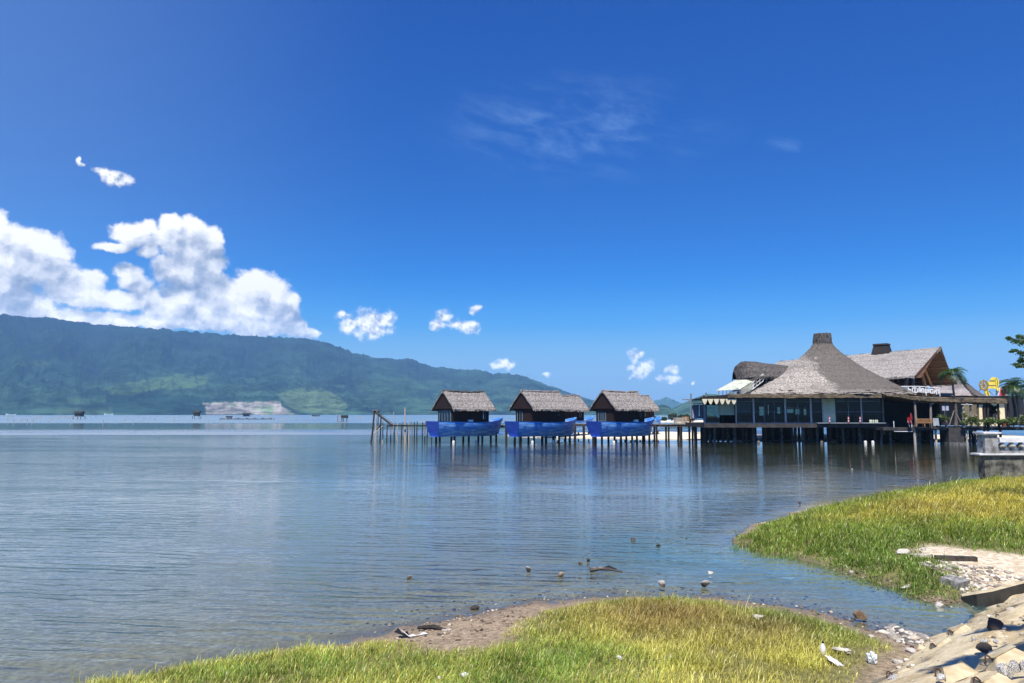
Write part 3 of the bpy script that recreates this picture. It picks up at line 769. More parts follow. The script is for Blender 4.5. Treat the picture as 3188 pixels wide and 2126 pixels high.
# ================================================================ mountain and hills across the lake
def ray_ae(px, py):
    d = ray(px, py); return math.atan2(d.x, d.y), math.atan2(d.z, math.hypot(d.x, d.y))
RIDGE = [(-900,1010),(-500,985),(-200,975),(0,978),(150,990),(300,1008),(480,1022),(640,1036),(800,1046),(900,1050),(984,1057),(1050,1077),(1106,1099),(1150,1107),(1194,1118),(1235,1119),(1272,1115),(1321,1135),
         (1410,1149),(1450,1152),(1493,1151),(1537,1163),(1587,1161),(1647,1176),(1714,1201),(1769,1221),(1846,1245),(1905,1262),(1960,1274),(2010,1283)]
def relief(name, ridge, d0, d1, ncol, nrow, colour, gully=1.0, mat='hill_forest', back=1.35, rough=0.0016, prof=1.25, seed=0.0):
    rp = [ray_ae(*p) for p in ridge]
    ra = np.array([p[0] for p in rp]); re = np.array([p[1] for p in rp])
    A = np.linspace(ra[0], ra[-1], ncol); E = np.interp(A, ra, re)
    E = E + (fbm(A*160 + seed, A*0 + 3.3, 5, .6)-0.5)*rough*4*sst(E, 0.0, 0.05) + (fbm(A*900+seed, A*0+1.3, 3)-0.5)*rough*1.2*sst(E, 0.0, 0.04)
    endf = np.minimum(sst(A, ra[0], ra[0]+0.02), 1-sst(A, ra[-1]-0.03, ra[-1]))
    T = np.concatenate([np.linspace(0, 1, nrow)**0.9, 1 + np.linspace(0.04, 1, 12)])
    AA, TT = np.meshgrid(A, T); EE = np.meshgrid(E, T)[0]
    D1 = d1*(0.85 + 0.3*fbm(AA*9 + seed, AA*0, 3))
    DD = np.where(TT <= 1, d0 + (D1-d0)*TT, D1 + (D1*back - D1)*(TT-1))
    X = DD*np.sin(AA); Y = DD*np.cos(AA)
    top = EYE + D1*np.tan(EE)
    t = np.clip(TT, 0, 1)
    # foothills, spurs and gullies running down the slope
    spur = fbm(AA*38 + 2.2*fbm(AA*14, TT*2+seed, 3) + seed, TT*1.6, 5, .55) - 0.5
    small = fbm(AA*150+seed, TT*14, 4, .6) - 0.5
    base = t**prof
    foot = 0.10*np.exp(-((t-0.16)/0.10)**2)*(fbm(AA*26+5+seed, TT*3, 4))
    hrel = np.clip(base + foot + gully*spur*0.42*(t*(1-t)*4)**0.8*(.35+.65*t) + small*0.035*(1-t)*np.minimum(1, t*8), -0.02, None)
    hrel = np.where(t > 0.93, hrel*(1-sst(t, .93, 1)) + sst(t, .93, 1)*1.0, hrel)
    Z = top*hrel
    # nothing in front may rise over the skyline of the photograph
    lim = EYE + DD*np.tan(EE*np.where(t < 1, 0.985, 1))
    Z = np.where(TT <= 1, np.minimum(Z, lim), top*(1-sst(TT, 1.0, 2.0)*1.05))
    Z = np.where(TT == 0, -3, Z)
    nr, nc = Z.shape
    id_ = np.arange(nr*nc).reshape(nr, nc)
    q = np.stack([id_[:-1, :-1], id_[:-1, 1:], id_[1:, 1:], id_[1:, :-1]], -1).reshape(-1, 4)
    V = np.stack([X, Y, Z], -1).reshape(-1, 3)
    o = np_mesh(name, V, [q], mat, smooth=True)
    # where each point appears, for placing clearings that have a shape of their own
    dx, dy, dz = V[:, 0], V[:, 1], V[:, 2]-EYE
    yc = dy*CP + dz*SP; zc = -dy*SP + dz*CP
    px = 1594 + F*dx/yc; py = 1063 - F*zc/yc
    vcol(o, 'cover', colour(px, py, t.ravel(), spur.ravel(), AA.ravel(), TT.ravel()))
    return tag(o, kind='structure')

m, n = new_mat('hill_forest')
g_ = n.add('ShaderNodeNewGeometry'); pos = g_.outputs['Position']
cov = n.add('ShaderNodeAttribute', attribute_name='cover').outputs['Color']
f1 = n.noise(pos, 0.020, 6, 0.68); f2 = n.noise(pos, 0.0045, 5, 0.6)
k = n.math('ADD', n.math('MULTIPLY', f1, 1.1), n.math('MULTIPLY', f2, 0.9))
k = n.math('MULTIPLY_ADD', n.smooth(k, 0.76, 1.24), 1.5, 0.32)
sc_ = n.vmath('SCALE', cov); n.l.new(k, sc_.node.inputs['Scale'])
bp = n.add('ShaderNodeBump', {'Strength': 0.8, 'Distance': 14.0, 'Height': n.math('ADD', f1, n.math('MULTIPLY', f2, 1.2))})
b_ = n.add('ShaderNodeBsdfDiffuse', {'Color': sc_, 'Roughness': 1.0, 'Normal': bp.outputs[0]})
n.add('ShaderNodeOutputMaterial', {0: b_.outputs[0]})

def poly_mask(px, py, poly, soft=6):
    return sst(sdist(px + (fbm(px*.05, py*.08, 3)-.5)*16, py + (fbm(px*.06+9, py*.06, 3)-.5)*10, poly), -soft*.3, soft*.7)
def mtn_colour(px, py, t, spur, aa, tt):
    dark = np.array((0.010, 0.022, 0.018)); mid = np.array((0.018, 0.042, 0.026)); pale = np.array((0.032, 0.066, 0.038))
    f = fbm(aa*46, tt*7, 5, .55); f2 = fbm(aa*17+4, tt*3.5+2, 4)
    w = sst(f + 0.5*(f2-.5) + 0.25*spur, 0.30, 0.66)[:, None]
    c = dark*(1-w) + mid*w
    c = c*(1 - .38*(1-sst(py, 1070, 1170)))[:, None]      # cloud shade on the upper slopes, painted into the forest colour
    # lower slopes: plantations and scrub, paler
    lowm = (sst(py, 1120, 1235)*sst(fbm(aa*60+3, tt*16, 4), 0.42, 0.60))[:, None]
    c = c*(1-lowm*.75) + pale*lowm*.75
    for poly, col, k in [
        ([(330,1205),(430,1185),(560,1165),(640,1172),(660,1195),(560,1212),(450,1220),(400,1235),(340,1232)], (0.12, 0.21, 0.075), .85),
        ([(30,1130),(130,1115),(160,1130),(100,1150)], (0.10, 0.18, 0.06), .6),
        ([(860,1225),(930,1205),(1000,1205),(1050,1230),(1090,1265),(1060,1288),(930,1285),(890,1262),(870,1240)], (0.15, 0.23, 0.10), .9),
        ([(170,1268),(340,1266),(346,1286),(180,1287)], (0.085, 0.15, 0.07), .9),
        ([(200,1240),(330,1240),(330,1252),(200,1256)], (0.085, 0.17, 0.06), .7),
        ([(1100,1180),(1280,1175),(1330,1210),(1250,1240),(1120,1225)], (0.07, 0.13, 0.05), .5),
        ([(346,1240),(480,1226),(620,1232),(640,1256),(625,1288),(350,1288)], (0.012, 0.034, 0.022), .9),
        ([(640,1236),(860,1232),(880,1246),(640,1252)], (0.012, 0.034, 0.022), .8),
        ([(480,1125),(560,1110),(650,1130),(590,1150),(500,1140)], (0.010, 0.028, 0.020), .8)]:
        w = poly_mask(px, py, poly)[:, None]*k; c = c*(1-w) + np.array(col)*(.40 if col[1] > .1 else .8)*w
    q = poly_mask(px, py, [(628,1254),(700,1252),(790,1250),(872,1250),(884,1268),(925,1290),(640,1291),(636,1270)], 4)[:, None]
    st = (0.75 + 0.6*fbm(px*.25, py*.05, 4))[:, None]
    c = c*(1-q) + np.array((0.205, 0.185, 0.155))*st*q
    qg = (q[:, 0]*sst(fbm(px*.03+8, py*.09, 4), .50, .62)*sst(px, 690, 760))[:, None]*.8
    c = c*(1-qg) + np.array((0.13, 0.19, 0.10))*qg
    return c
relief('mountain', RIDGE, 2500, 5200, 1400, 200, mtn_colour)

def hill_colour(px, py, t, spur, aa, tt):
    f = fbm(aa*120, tt*7, 5)[:, None]
    return np.array((0.014, 0.035, 0.022))*(1-f) + np.array((0.05, 0.095, 0.042))*f
relief('hill', [(1975,1288),(2010,1255),(2036,1247),(2055,1243),(2075,1234),(2095,1243),(2116,1253),(2160,1266),(2230,1282)], 6800, 7600, 160, 40, hill_colour, 0.4, seed=3.)
relief('hill', [(2000,1288),(2030,1266),(2050,1261),(2066,1259),(2080,1264),(2092,1273),(2105,1286)], 2000, 2400, 120, 40, hill_colour, 0.6, seed=7.)
relief('hill', [(2075,1288),(2096,1270),(2125,1256),(2160,1240),(2190,1229),(2212,1225),(2235,1229),(2265,1243),(2330,1262),(2420,1262),(2560,1255),(2800,1258),(3300,1262),(3700,1270)],
       2300, 3000, 400, 50, hill_colour, 0.8, seed=11.)

# ================================================================ air
hz_top = 640.0
bm_ = MB().box((0, 4550, (hz_top-4)/2), (19500, 12800, hz_top+4))
m, n = new_mat('haze_air')
pv = n.add('ShaderNodeVolumePrincipled', {'Color': (0.29, 0.56, 0.90, 1), 'Density': 0.000105, 'Anisotropy': 0.1})
n.add('ShaderNodeOutputMaterial', {'Volume': pv.outputs[0]})
hz_o = bm_.build('haze', 'haze_air')
tag(hz_o, kind='stuff')

# ================================================================ boat bungalows on stilts
def straw_roof(L, Wd, rise, z_eave, thick=0.22, sag=0.10, ragged=0.10, seed=1, nx_=44, ns=14):
    """gabled thatch along local x, with a ragged lower edge and a real thickness"""
    r = np.random.default_rng(seed)
    mb = MB()
    for side in (-1, 1):
        for lay, off in ((0, 0.0), (1, -thick)):
            rows = []
            for a in range(ns+1):
                s = a/ns; row = []
                for b in range(nx_+1):
                    x = -L/2 + L*b/nx_
                    y = side*(Wd/2)*s
                    z = z_eave + rise*(1-s) + 0.10*math.sin(s*math.pi) - sag*math.sin(b/nx_*math.pi)*(1-s) + off
                    if lay == 0: z += r.normal(0, 0.022)
                    if a == ns: z += r.normal(0, 0.05)-0.02; y += side*abs(r.normal(0, ragged*.6))
                    if b in (0, nx_): x += (1 if b else -1)*abs(r.normal(0, ragged*.5))
                    row.append((x, y, z))
                rows.append(row)
            mb.grid(rows)
            if lay == 0: up = rows
            else:
                mb.grid([up[-1], rows[-1]])
                mb.grid([[p[0] for p in up], [p[0] for p in rows]]); mb.grid([[p[-1] for p in up], [p[-1] for p in rows]])
    return mb
def straw_fringe(mb, a, b, n, ln, seed=1, out=(0, 0, 0)):
    r = np.random.default_rng(seed); a = Vector(a); b = Vector(b); out = Vector(out)
    t = (b-a).normalized()
    for k in range(n):
        p = a.lerp(b, r.random()) + Vector((0, 0, r.uniform(-.05, .08)))
        l = ln*r.uniform(.4, 1.2); w = r.uniform(.02, .05)
        mb.tri(p - t*w, p + t*w, p + out*l*r.uniform(.2, 1) + t*r.normal(0, .06) + Vector((0, 0, -l)))

def make_bungalow(name, label, front=True, loc=(0, 0, 0), rz=0.0, variant=0, group=None):
    """local x: stern (-) to bow (+); local y-: the side seen in the photo"""
    t = thing(name, label, 'boat bungalow', loc, rz, group)
    LB, B = 13.6, 3.9
    # hull: stations from transom to stem
    st = []
    NST = 22
    for k in range(NST+1):
        u = k/NST; x = -5.8 + LB*u
        wid = B/2*(0.68 + 0.40*math.sin(min(1, u*1.7)*math.pi/2))*(1 - max(0, (u-.50)/.50)**2.2*0.985)
        gun = 2.92 - 0.10*math.sin(u*math.pi*.9)*1.1 + 0.62*max(0, (u-.60)/.40)**2.2 + 0.06*(1-u)
        bot = 0.80 + 0.10*(1-u) + 0.28*max(0, (u-.7)/.3)**2
        xs = 0.55*(u-0.5)*0.0 + (0.75*max(0, (u-.85)/.15))
        st.append((x, wid, gun, bot, xs))
    hull = MB()
    for s in (-1, 1):
        rows = []
        for (x, wid, gun, bot, xs) in st:
            row = []
            for q in range(7):
                v = q/6
                w = wid*(0.56 + 0.44*math.sin(v*math.pi/2)**0.9)
                rake = (v-1)*0.42*(1 if x > 5 else 0)*((x-5)/1.4) - (1-v)*(-0.42)*(max(0, (-4.2-x))/1.6)
                row.append((x + rake*1.0, s*w, bot + (gun-bot)*v))
            rows.append(row)
        hull.grid(rows)
        # inner face and rail
        hull.grid([[(r_[-1][0], r_[-1][1]*1.03, r_[-1][2]+.03) for r_ in rows], [(r_[-1][0], r_[-1][1]*.93, r_[-1][2]+.03) for r_ in rows]])
        hull.grid([[(r_[-1][0], r_[-1][1]*.93, r_[-1][2]+.03) for r_ in rows], [(r_[-1][0], r_[-1][1]*.90, r_[-1][2]-.5) for r_ in rows]])
    hull.grid([[(x, -wid*.56, bot) for (x, wid, gun, bot, xs) in st], [(x, wid*.56, bot) for (x, wid, gun, bot, xs) in st]])
    hull.build('hull', 'blue_paint', t, smooth=False)
    x, wid, gun, bot, _ = st[0]
    ys = [math.sin(v/6*math.pi/2)**.9 for v in range(7)]
    tr_ = MB(); rows = []
    for v in range(7):
        w = wid*(0.56+.44*ys[v]); rk = (1-v/6)*.42*(max(0, -4.2-x)/1.6)
        rows.append([(x+rk-0.05, -w*1.02, bot+(gun-bot)*v/6), (x+rk-0.05, w*1.02, bot+(gun-bot)*v/6)])
    tr_.grid(rows); rows2 = [[(a[0]+.04, a[1], a[2]) for a in rw] for rw in rows]; tr_.grid(rows2); tr_.grid([rows[-1], rows2[-1]]); tr_.grid([rows[0], rows2[0]])
    tr_.build('transom', 'navy_shade_paint', t)
    MB().box((.3, 0, 2.30), (10.2, B*.74, .12)).build('deck', 'brown_wood', t)
    # cabin
    CL, CW = 6.9, 3.0; z0, z1 = 2.36, 4.72
    cx = 0.0
    cab = MB()
    wt_ = .08
    def wall_x(y, holes):
        edges = sorted([(-CL/2, None)] + [])
        xs = [-CL/2] + [h for hh in holes for h in hh[:2]] + [CL/2]
        for a, b in zip(xs[::2], xs[1::2]): cab.box((cx+(a+b)/2, y, (z0+z1)/2), (b-a, wt_, z1-z0))
        for (a, b, za, zb) in holes:
            cab.box((cx+(a+b)/2, y, (z0+za)/2), (b-a, wt_, za-z0)); cab.box((cx+(a+b)/2, y, (zb+z1)/2), (b-a, wt_, z1-zb))
    win_side = {0: [(2.25, 2.8, 3.25, 4.45)], 1: [(1.9, 2.25, 3.7, 4.2)], 2: [(2.4, 2.7, 3.55, 4.35)], 3: [(2.3, 2.65, 3.5, 4.2)], 4: [(-.4, -.1, 3.6, 4.1), (.5, .8, 3.6, 4.1)]}[variant]
    wall_x(-CW/2, win_side); wall_x(CW/2, win_side)
    win_end = {0: [(-1.2, 1.2, 2.6, 4.4)], 1: [(.25, 1.15, 2.75, 4.25)], 2: [(-.2, 1.1, 3.0, 4.2)], 3: [(-.5, .5, 3.0, 4.2)], 4: [(-.5, .5, 3.0, 4.2)]}[variant]
    for xe in (-CL/2, CL/2):
        hs = win_end if xe < 0 else [(-.45, .45, 2.5, 4.3)]
        ys_ = [-CW/2] + [h for hh in hs for h in hh[:2]] + [CW/2]
        for a, b in zip(ys_[::2], ys_[1::2]): cab.box((cx+xe, (a+b)/2, (z0+z1)/2), (wt_, b-a-.17, z1-z0))
        for (a, b, za, zb) in hs:
            cab.box((cx+xe, (a+b)/2, (z0+za)/2), (wt_, b-a+.2, za-z0)); cab.box((cx+xe, (a+b)/2, (zb+z1)/2), (wt_, b-a+.2, z1-zb))
    # gable triangles
    for xe in (-CL/2-.35, CL/2+.1):
        cab.prism([(cx+xe, -2.1, z1-.02), (cx+xe, 2.1, z1-.02), (cx+xe, 0, 6.95)], (.07, 0, 0))
    for k in range(3): cab.beam((cx-2.1+k*2.1, -CW/2-.05, z0), (cx-2.1+k*2.1, -CW/2-.05, z1), .09)
    cab.build('cabin', 'dark_wood', t)
    for (a, b, za, zb) in win_end:
        y = (a+b)/2; f = MB(); w = b-a; h = zb-za; xx = cx-CL/2-.03
        for yy in (a, b): f.box((xx, yy, (za+zb)/2), (.10, .07, h))
        for zz_ in (za, zb): f.box((xx, y, zz_), (.10, w+.07, .07))
        nb = 3 if w > 1 else 1
        for q in range(1, nb+1): f.box((xx, a+w*q/(nb+1), (za+zb)/2), (.07, .06, h))
        wf_ = f.build('window', 'steel_blue', t)
        MB().box((xx+.05, y, (za+zb)/2), (.02, w, h)).build('pane', 'glass', wf_)
        if variant in (0, 2):
            cur = MB()
            for q in range(10):
                cur.box((xx+.14+.03*(q % 2), a+w*(q+.5)/10 if variant == 0 else a+w*(q+.5)/10, (za+zb)/2), (.02, w/10*(.7 if q % 3 else .3), h*.96))
            cur.build('curtain', 'grey_panel' if variant == 0 else 'white_paint', wf_)
    for (a, b, za, zb) in win_side:
        f = MB(); yy = -CW/2-.03; x_ = cx+(a+b)/2; w = b-a; h = zb-za
        for xx in (cx+a, cx+b): f.box((xx, yy, (za+zb)/2), (.06, .1, h))
        for zz_ in (za, zb): f.box((x_, yy, zz_), (w+.06, .1, .06))
        wf_ = f.build('window', 'steel_blue', t)
        MB().box((x_, yy+.06, (za+zb)/2), (w, .02, h)).build('pane', 'glass', wf_)
    rf = straw_roof(7.9, 4.75, 2.55, 4.62, seed=20+variant)
    straw_fringe(rf, (-3.95, -2.38, 4.62), (3.95, -2.38, 4.62), 260, .16, seed=variant, out=(0, -.4, 0))
    straw_fringe(rf, (-3.95, 2.38, 4.62), (3.95, 2.38, 4.62), 160, .16, seed=variant+9, out=(0, .4, 0))
    ro = rf.build('roof', 'thatch_hut', t, smooth=False)
    rd = MB(); r = np.random.default_rng(variant+77)
    pts = [(-3.98 + 7.96*k/16, r.normal(0, .03), 7.19 - .10*math.sin(k/16*math.pi) + r.normal(0, .025)) for k in range(17)]
    rd.tube(pts, [.13+abs(r.normal(0, .02)) for _ in pts], 8)
    rd.build('ridge_cap', 'thatch_hut' if variant else 'thatch_dark', ro)
    bo = MB()
    for s in (-1, 1):
        bo.beam((-3.9, s*2.42, 4.50), (-3.9, 0, 7.08), .07, .16)
        bo.beam((3.86, s*2.42, 4.50), (3.86, 0, 7.08), .07, .16)
    bo.beam((-3.7, -2.25, 4.5), (4.05, -2.25, 4.48), .09); bo.beam((-3.7, 2.25, 4.5), (4.05, 2.25, 4.48), .09)
    bo.build('barge_board', 'dark_wood', ro)
    # stilts with pale concrete feet
    r = np.random.default_rng(variant+5)
    for k in range(5):
        for s in (-1, 1):
            x = -4.7 + 10.6*k/4 + r.normal(0, .12); y = s*.5
            MB().tube([(x, y, -1.4), (x + r.normal(0, .04), y, 1.3)], [.16, .15], 8).build('stilt', 'black_timber', t)
            if r.random() < .45:
                pass
    for k in (1, 4):
        MB().lathe([(.19, -.5), (.18, .20), (.12, .34)], (-4.2+1.42*k, -1.0, 0), 10).build('footing', 'white_paint', t)
    if front and variant in (0, 2):
        MB().box((-.3 if variant == 0 else 1.2, -1.72, 3.0), (.80, .30, .36)).build('cooler_unit', 'white_paint', t)
    return t

RZ = R(44)
def place_by_eave(px, py, z):
    """foot point of a bungalow whose near eave corner at the stern shows at px"""
    d = ray(px, py); t = (z-EYE)/d.z
    p = Vector((d.x*t, d.y*t, 0))
    loc = Vector((-3.95, -2.38, 0)); loc.rotate(Matrix.Rotation(RZ, 3, 'Z'))
    return p - loc
def at_corner(px, Y):
    p = W(px, 1274, Y); loc = Vector((-3.95, -2.38, 0)); loc.rotate(Matrix.Rotation(RZ, 3, 'Z'))
    return (p.x-loc.x, p.y-loc.y, 0)
def at_far_corner(px, Y):
    p = W(px, 1277, Y); loc = Vector((3.95, -2.38, 0)); loc.rotate(Matrix.Rotation(RZ, 3, 'Z'))
    return (p.x-loc.x, p.y-loc.y, 0)
GRP = 'bungalows built into blue boats on stilts'
hut_a = make_bungalow('boat_bungalow', 'blue boat bungalow nearest the rickety jetty, gaps showing along its thatch ridge', True, at_corner(1410, 100.5), RZ + R(2), 0, GRP)
hut_b = make_bungalow('boat_bungalow', 'middle front boat bungalow, single pale window in its dark stern gable', True, at_corner(1660, 100), RZ + R(1), 1, GRP)
hut_c = make_bungalow('boat_bungalow', 'front boat bungalow beside the sand spit, white barred window in its stern', True, at_corner(1919.3, 100), RZ - R(1), 2, GRP)
make_bungalow('boat_bungalow', 'rear boat bungalow mostly hidden behind the middle front bungalow', False, at_far_corner(1835.5, 128), RZ, 3, GRP)
make_bungalow('boat_bungalow', 'rear boat bungalow behind the front one by the sand, small bright windows', False, at_far_corner(2054.8, 128), RZ, 4, GRP)

# ================================================================ footbridges
def bridge(name, label, a, b, z, wid, npile, seed, mat='dark_slab', grp='plank walkways on piles between the huts'):
    a = Vector((a[0], a[1], 0)); b = Vector((b[0], b[1], 0)); d = (b-a); L = d.length; u = d.normalized(); s = Vector((-u.y, u.x, 0))
    t = thing(name, label, 'walkway', a, 0, grp)
    r = np.random.default_rng(seed)
    mb = MB(); n = int(L/0.22)
    for k in range(n):
        p = u*(k+.5)*L/n; ww = wid*r.uniform(.97, 1.05); zz_ = z + r.normal(0, .012)
        mb.beam(p - s*ww/2 + Vector((0, 0, zz_)), p + s*ww/2 + Vector((0, 0, zz_)), .18, .05)
    mb.build('deck_boards', 'pale_timber', t)
    for k in (-1, 1): MB().beam(s*k*wid*.42 + Vector((0, 0, z-.2)), u*L + s*k*wid*.42 + Vector((0, 0, z-.2)), .14, .34).build('girder', mat, t)
    for k in range(npile):
        for q in (-1, 1):
            p = u*L*(k+.5)/npile + s*q*wid*.40
            MB().tube([p + Vector((0, 0, -1.4)), p + Vector((r.normal(0, .05), r.normal(0, .05), z-.3))], .15, 8).build('pile', 'black_timber', t)
    return t
P1_ = W(1985, 1325, 112); P2_ = W(2205, 1325, 112)
bridge('footbridge', 'grey plank walkway on dark piles crossing the sand spit towards the restaurant', (P1_.x, P1_.y), (P2_.x, P2_.y), 2.45, 2.2, 6, 3)
Q1 = W(1555, 1328, 112); Q2 = W(1640, 1328, 112)
bridge('footbridge', 'short dark walkway seen through the gap between the left and middle boat bungalows', (Q1.x, Q1.y), (Q2.x, Q2.y), 2.3, 1.6, 2, 4)
Q1 = W(1775, 1324, 115); Q2 = W(1862, 1324, 115)
br = bridge('footbridge', 'dark walkway seen through the gap between the middle bungalow and the one by the sand', (Q1.x, Q1.y), (Q2.x, Q2.y), 2.45, 1.6, 3, 5)

# ================================================================ rickety jetty, stair frame and poles
jt = thing('jetty', 'rickety timber jetty of thin crooked posts left of the boat bungalows', 'jetty', W(1300, 1375, 104).xy.to_3d())
JO = Vector(jt.location)
def jp(px, py, Y=104.0): return W(px, py, Y) - JO
r = np.random.default_rng(31)
MB().tube([jp(1206+k*17, 1324.5+r.normal(0, .5)) for k in range(10)], .10, 6).build('beam', 'black_timber', jt)
MB().tube([jp(1206+k*17, 1325.5+r.normal(0, .6), 106.5) for k in range(10)], .10, 6).build('beam', 'grey_timber', jt)
for px, tp, bt, dx, mt, Yd in [(1206, 1322, 1377, -2, 'black_timber', 104), (1215, 1324, 1366, 2, 'grey_timber', 106.5), (1228, 1322, 1377, -1, 'black_timber', 104), (1238, 1316, 1368, -1, 'pale_timber', 106.5),
        (1251, 1321, 1377, -1.5, 'black_timber', 104), (1254, 1314, 1366, 0, 'grey_timber', 106.5), (1271, 1322, 1377, -1.5, 'black_timber', 104), (1273, 1313, 1367, 0, 'pale_timber', 106.5), (1280, 1312, 1366, 4, 'grey_timber', 106.5),
        (1290, 1313, 1377, -1, 'black_timber', 104), (1299, 1312, 1368, -1, 'black_timber', 106.5), (1316, 1314, 1377, -1, 'black_timber', 104), (1324, 1314, 1367, -1, 'grey_timber', 106.5), (1332, 1330, 1377, -4, 'black_timber', 104), (1341, 1330, 1377, 3, 'black_timber', 104)]:
    a = jp(px, tp, Yd); b = jp(px+dx, bt+4, Yd); mid = (a+b)/2 + Vector((r.normal(0, .06), 0, 0)); b.z = -1.2
    MB().tube([a, mid, b], [.065, .085, .09], 6).build('post', mt, jt)
MB().box(jp(1325, 1313.5) + Vector((0, .8, 0)), (1.7, .9, .10)).build('landing', 'pale_timber', jt)

stt = thing('stair_frame', 'open timber stair climbing left to a tall post frame at the jetty end', 'stairs', W(1190, 1375, 104).xy.to_3d())
JO = Vector(stt.location)
for px, tp, dx, mt, Yd, rr in [(1166, 1276, -13, 'black_timber', 104, .13), (1171, 1280, -4, 'pale_timber', 106, .10), (1186, 1297, -5, 'black_timber', 104, .11), (1192, 1306, -2, 'pale_timber', 106, .09), (1178, 1277, -6, 'grey_timber', 105, .08)]:
    a = jp(px, tp, Yd); b = jp(px+dx, 1378, Yd); b.z = -1.2
    MB().tube([a, (a+b)/2 + Vector((.05, 0, 0)), b], [rr*.85, rr, rr], 6).build('post', mt, stt)
for q in (0, 1):
    MB().beam(jp(1166, 1281, 104+q*1.1), jp(1222, 1325, 104+q*1.1), .09, .28).build('stringer', 'black_timber', stt)
for k in range(10):
    p = jp(1170 + k*5.4, 1281 + k*4.35, 104.55)
    MB().box(p + Vector((0, 0, .08)), (.34, 1.25, .06)).build('tread', 'grey_timber', stt)
MB().box(jp(1172, 1277, 104.5), (.9, 1.4, .10)).build('platform', 'grey_timber', stt)
MB().tube([jp(1157, 1357), jp(1192, 1326)], .08, 6).build('brace', 'pale_timber', stt)
MB().tube([jp(1172, 1339), jp(1185, 1322)], .07, 6).build('brace', 'black_timber', stt)
for px, tp, bt, Yd, lab in [(1226, 1281, 1372, 106, 'thin bare bamboo pole standing beside the foot of the jetty stair'), (1261, 1269, 1368, 107, 'tallest bare pole, pale and thick, rising from the middle of the jetty')]:
    a = W(px, tp, Yd); b = W(px+1, bt, Yd); b.z = -1.2
    o = MB().tube([a, (a+b)/2, b], [.05, .075, .085] if px < 1240 else [.09, .13, .16], 7).build('bamboo_pole', 'pale_timber', None)
    tag(o, lab, 'pole', 'poles by the jetty')

# ================================================================ restaurant: round thatched pavilion
YF = 101.0
pav = thing('thatched_pavilion', 'glazed restaurant pavilion under a tall steep cone of grey thatch', 'restaurant', W(2470, 1330, YF).xy.to_3d())
PO = Vector(pav.location)
def rp(px, py, Y=YF): return W(px, py, Y) - PO
xl, xr = rp(2194, 1300).x, rp(2752, 1300).x
xm = rp(2268, 1300).x
zfl, zdk = 2.72, 2.15
MB().box(((xl+xr)/2, 6.0, (zfl+zdk)/2), (xr-xl+.6, 13.4, zfl-zdk)).build('deck', 'dark_slab', pav)
MB().box((rp(2640, 1300).x, -.85, zfl+.04), (rp(2745, 1300).x-rp(2535, 1300).x, .5, .08)).build('deck_rail', 'grey_panel', pav)
r = np.random.default_rng(8)
for k, px in enumerate([2206, 2236, 2262, 2300, 2326, 2362, 2398, 2450, 2482, 2517, 2543, 2562, 2600, 2645, 2678, 2698, 2720, 2745]):
    for row, yy in enumerate((1.9, 5.5, 10.5)):
        x = rp(px, 1350).x + r.normal(0, .3)*row
        MB().tube([(x, yy, -1.6), (x+r.normal(0, .05), yy, zdk)], .19 if k % 3 else .24, 8).build('stilt', 'concrete_pile' if k % 2 else 'black_timber', pav)
for px in (2363, 2560, 2696, 2719):
    MB().lathe([(.20, -.5), (.19, .22), (.13, .36)], (rp(px, 1378).x, .15, 0), 10).build('footing', 'white_paint' if px in (2696, 2719) else 'concrete_pile', pav)
bw = MB()
for a, b, za, zb in [(2194, 2358, zdk-2.0, zdk), (2375, 2470, zdk-2.0, zdk), (2500, 2562, .2, zdk), (2580, 2752, .2, zdk)]:
    xa, xb = rp(a, 1340, 110).x, rp(b, 1340, 110).x
    bw.box(((xa+xb)/2, 9.4, (za+zb)/2), (xb-xa, .12, zb-za))
bw.build('skirt_board', 'black_timber', pav)
# flat roof, thatched fascia
zr0, zr1 = rp(2500, 1238.5, 99).z, rp(2500, 1227, 99).z
fr_ = MB().box(((rp(2268, 1230, 98.8).x+rp(2760, 1230, 98.8).x)/2, 5.4, (zr0+zr1)/2+.02), (rp(2760, 1230, 98.8).x-rp(2268, 1230, 98.8).x-.1, 15.2, zr1-zr0-.12)).build('flat_roof', 'brown_wood', pav)
fa = MB(); nseg = 60; xa, xb = rp(2266, 1230, 98.6).x, rp(2762, 1230, 98.6).x
rows = [[], [], [], []]
for k in range(nseg+1):
    x = xa + (xb-xa)*k/nseg; dz = -.16*math.sin(k/nseg*math.pi)+.10
    rows[0].append((x, -1.9+r.normal(0, .02), zr1+dz*.6+r.normal(0, .02))); rows[1].append((x, -2.35+r.normal(0, .03), zr1-.05+dz*.6+r.normal(0, .02)))
    rows[2].append((x, -2.35+r.normal(0, .03), zr0+dz*.3+r.normal(0, .03))); rows[3].append((x, -1.9, zr0+dz*.3))
fa.grid(rows); fa.build('fascia', 'fascia_wood', pav)
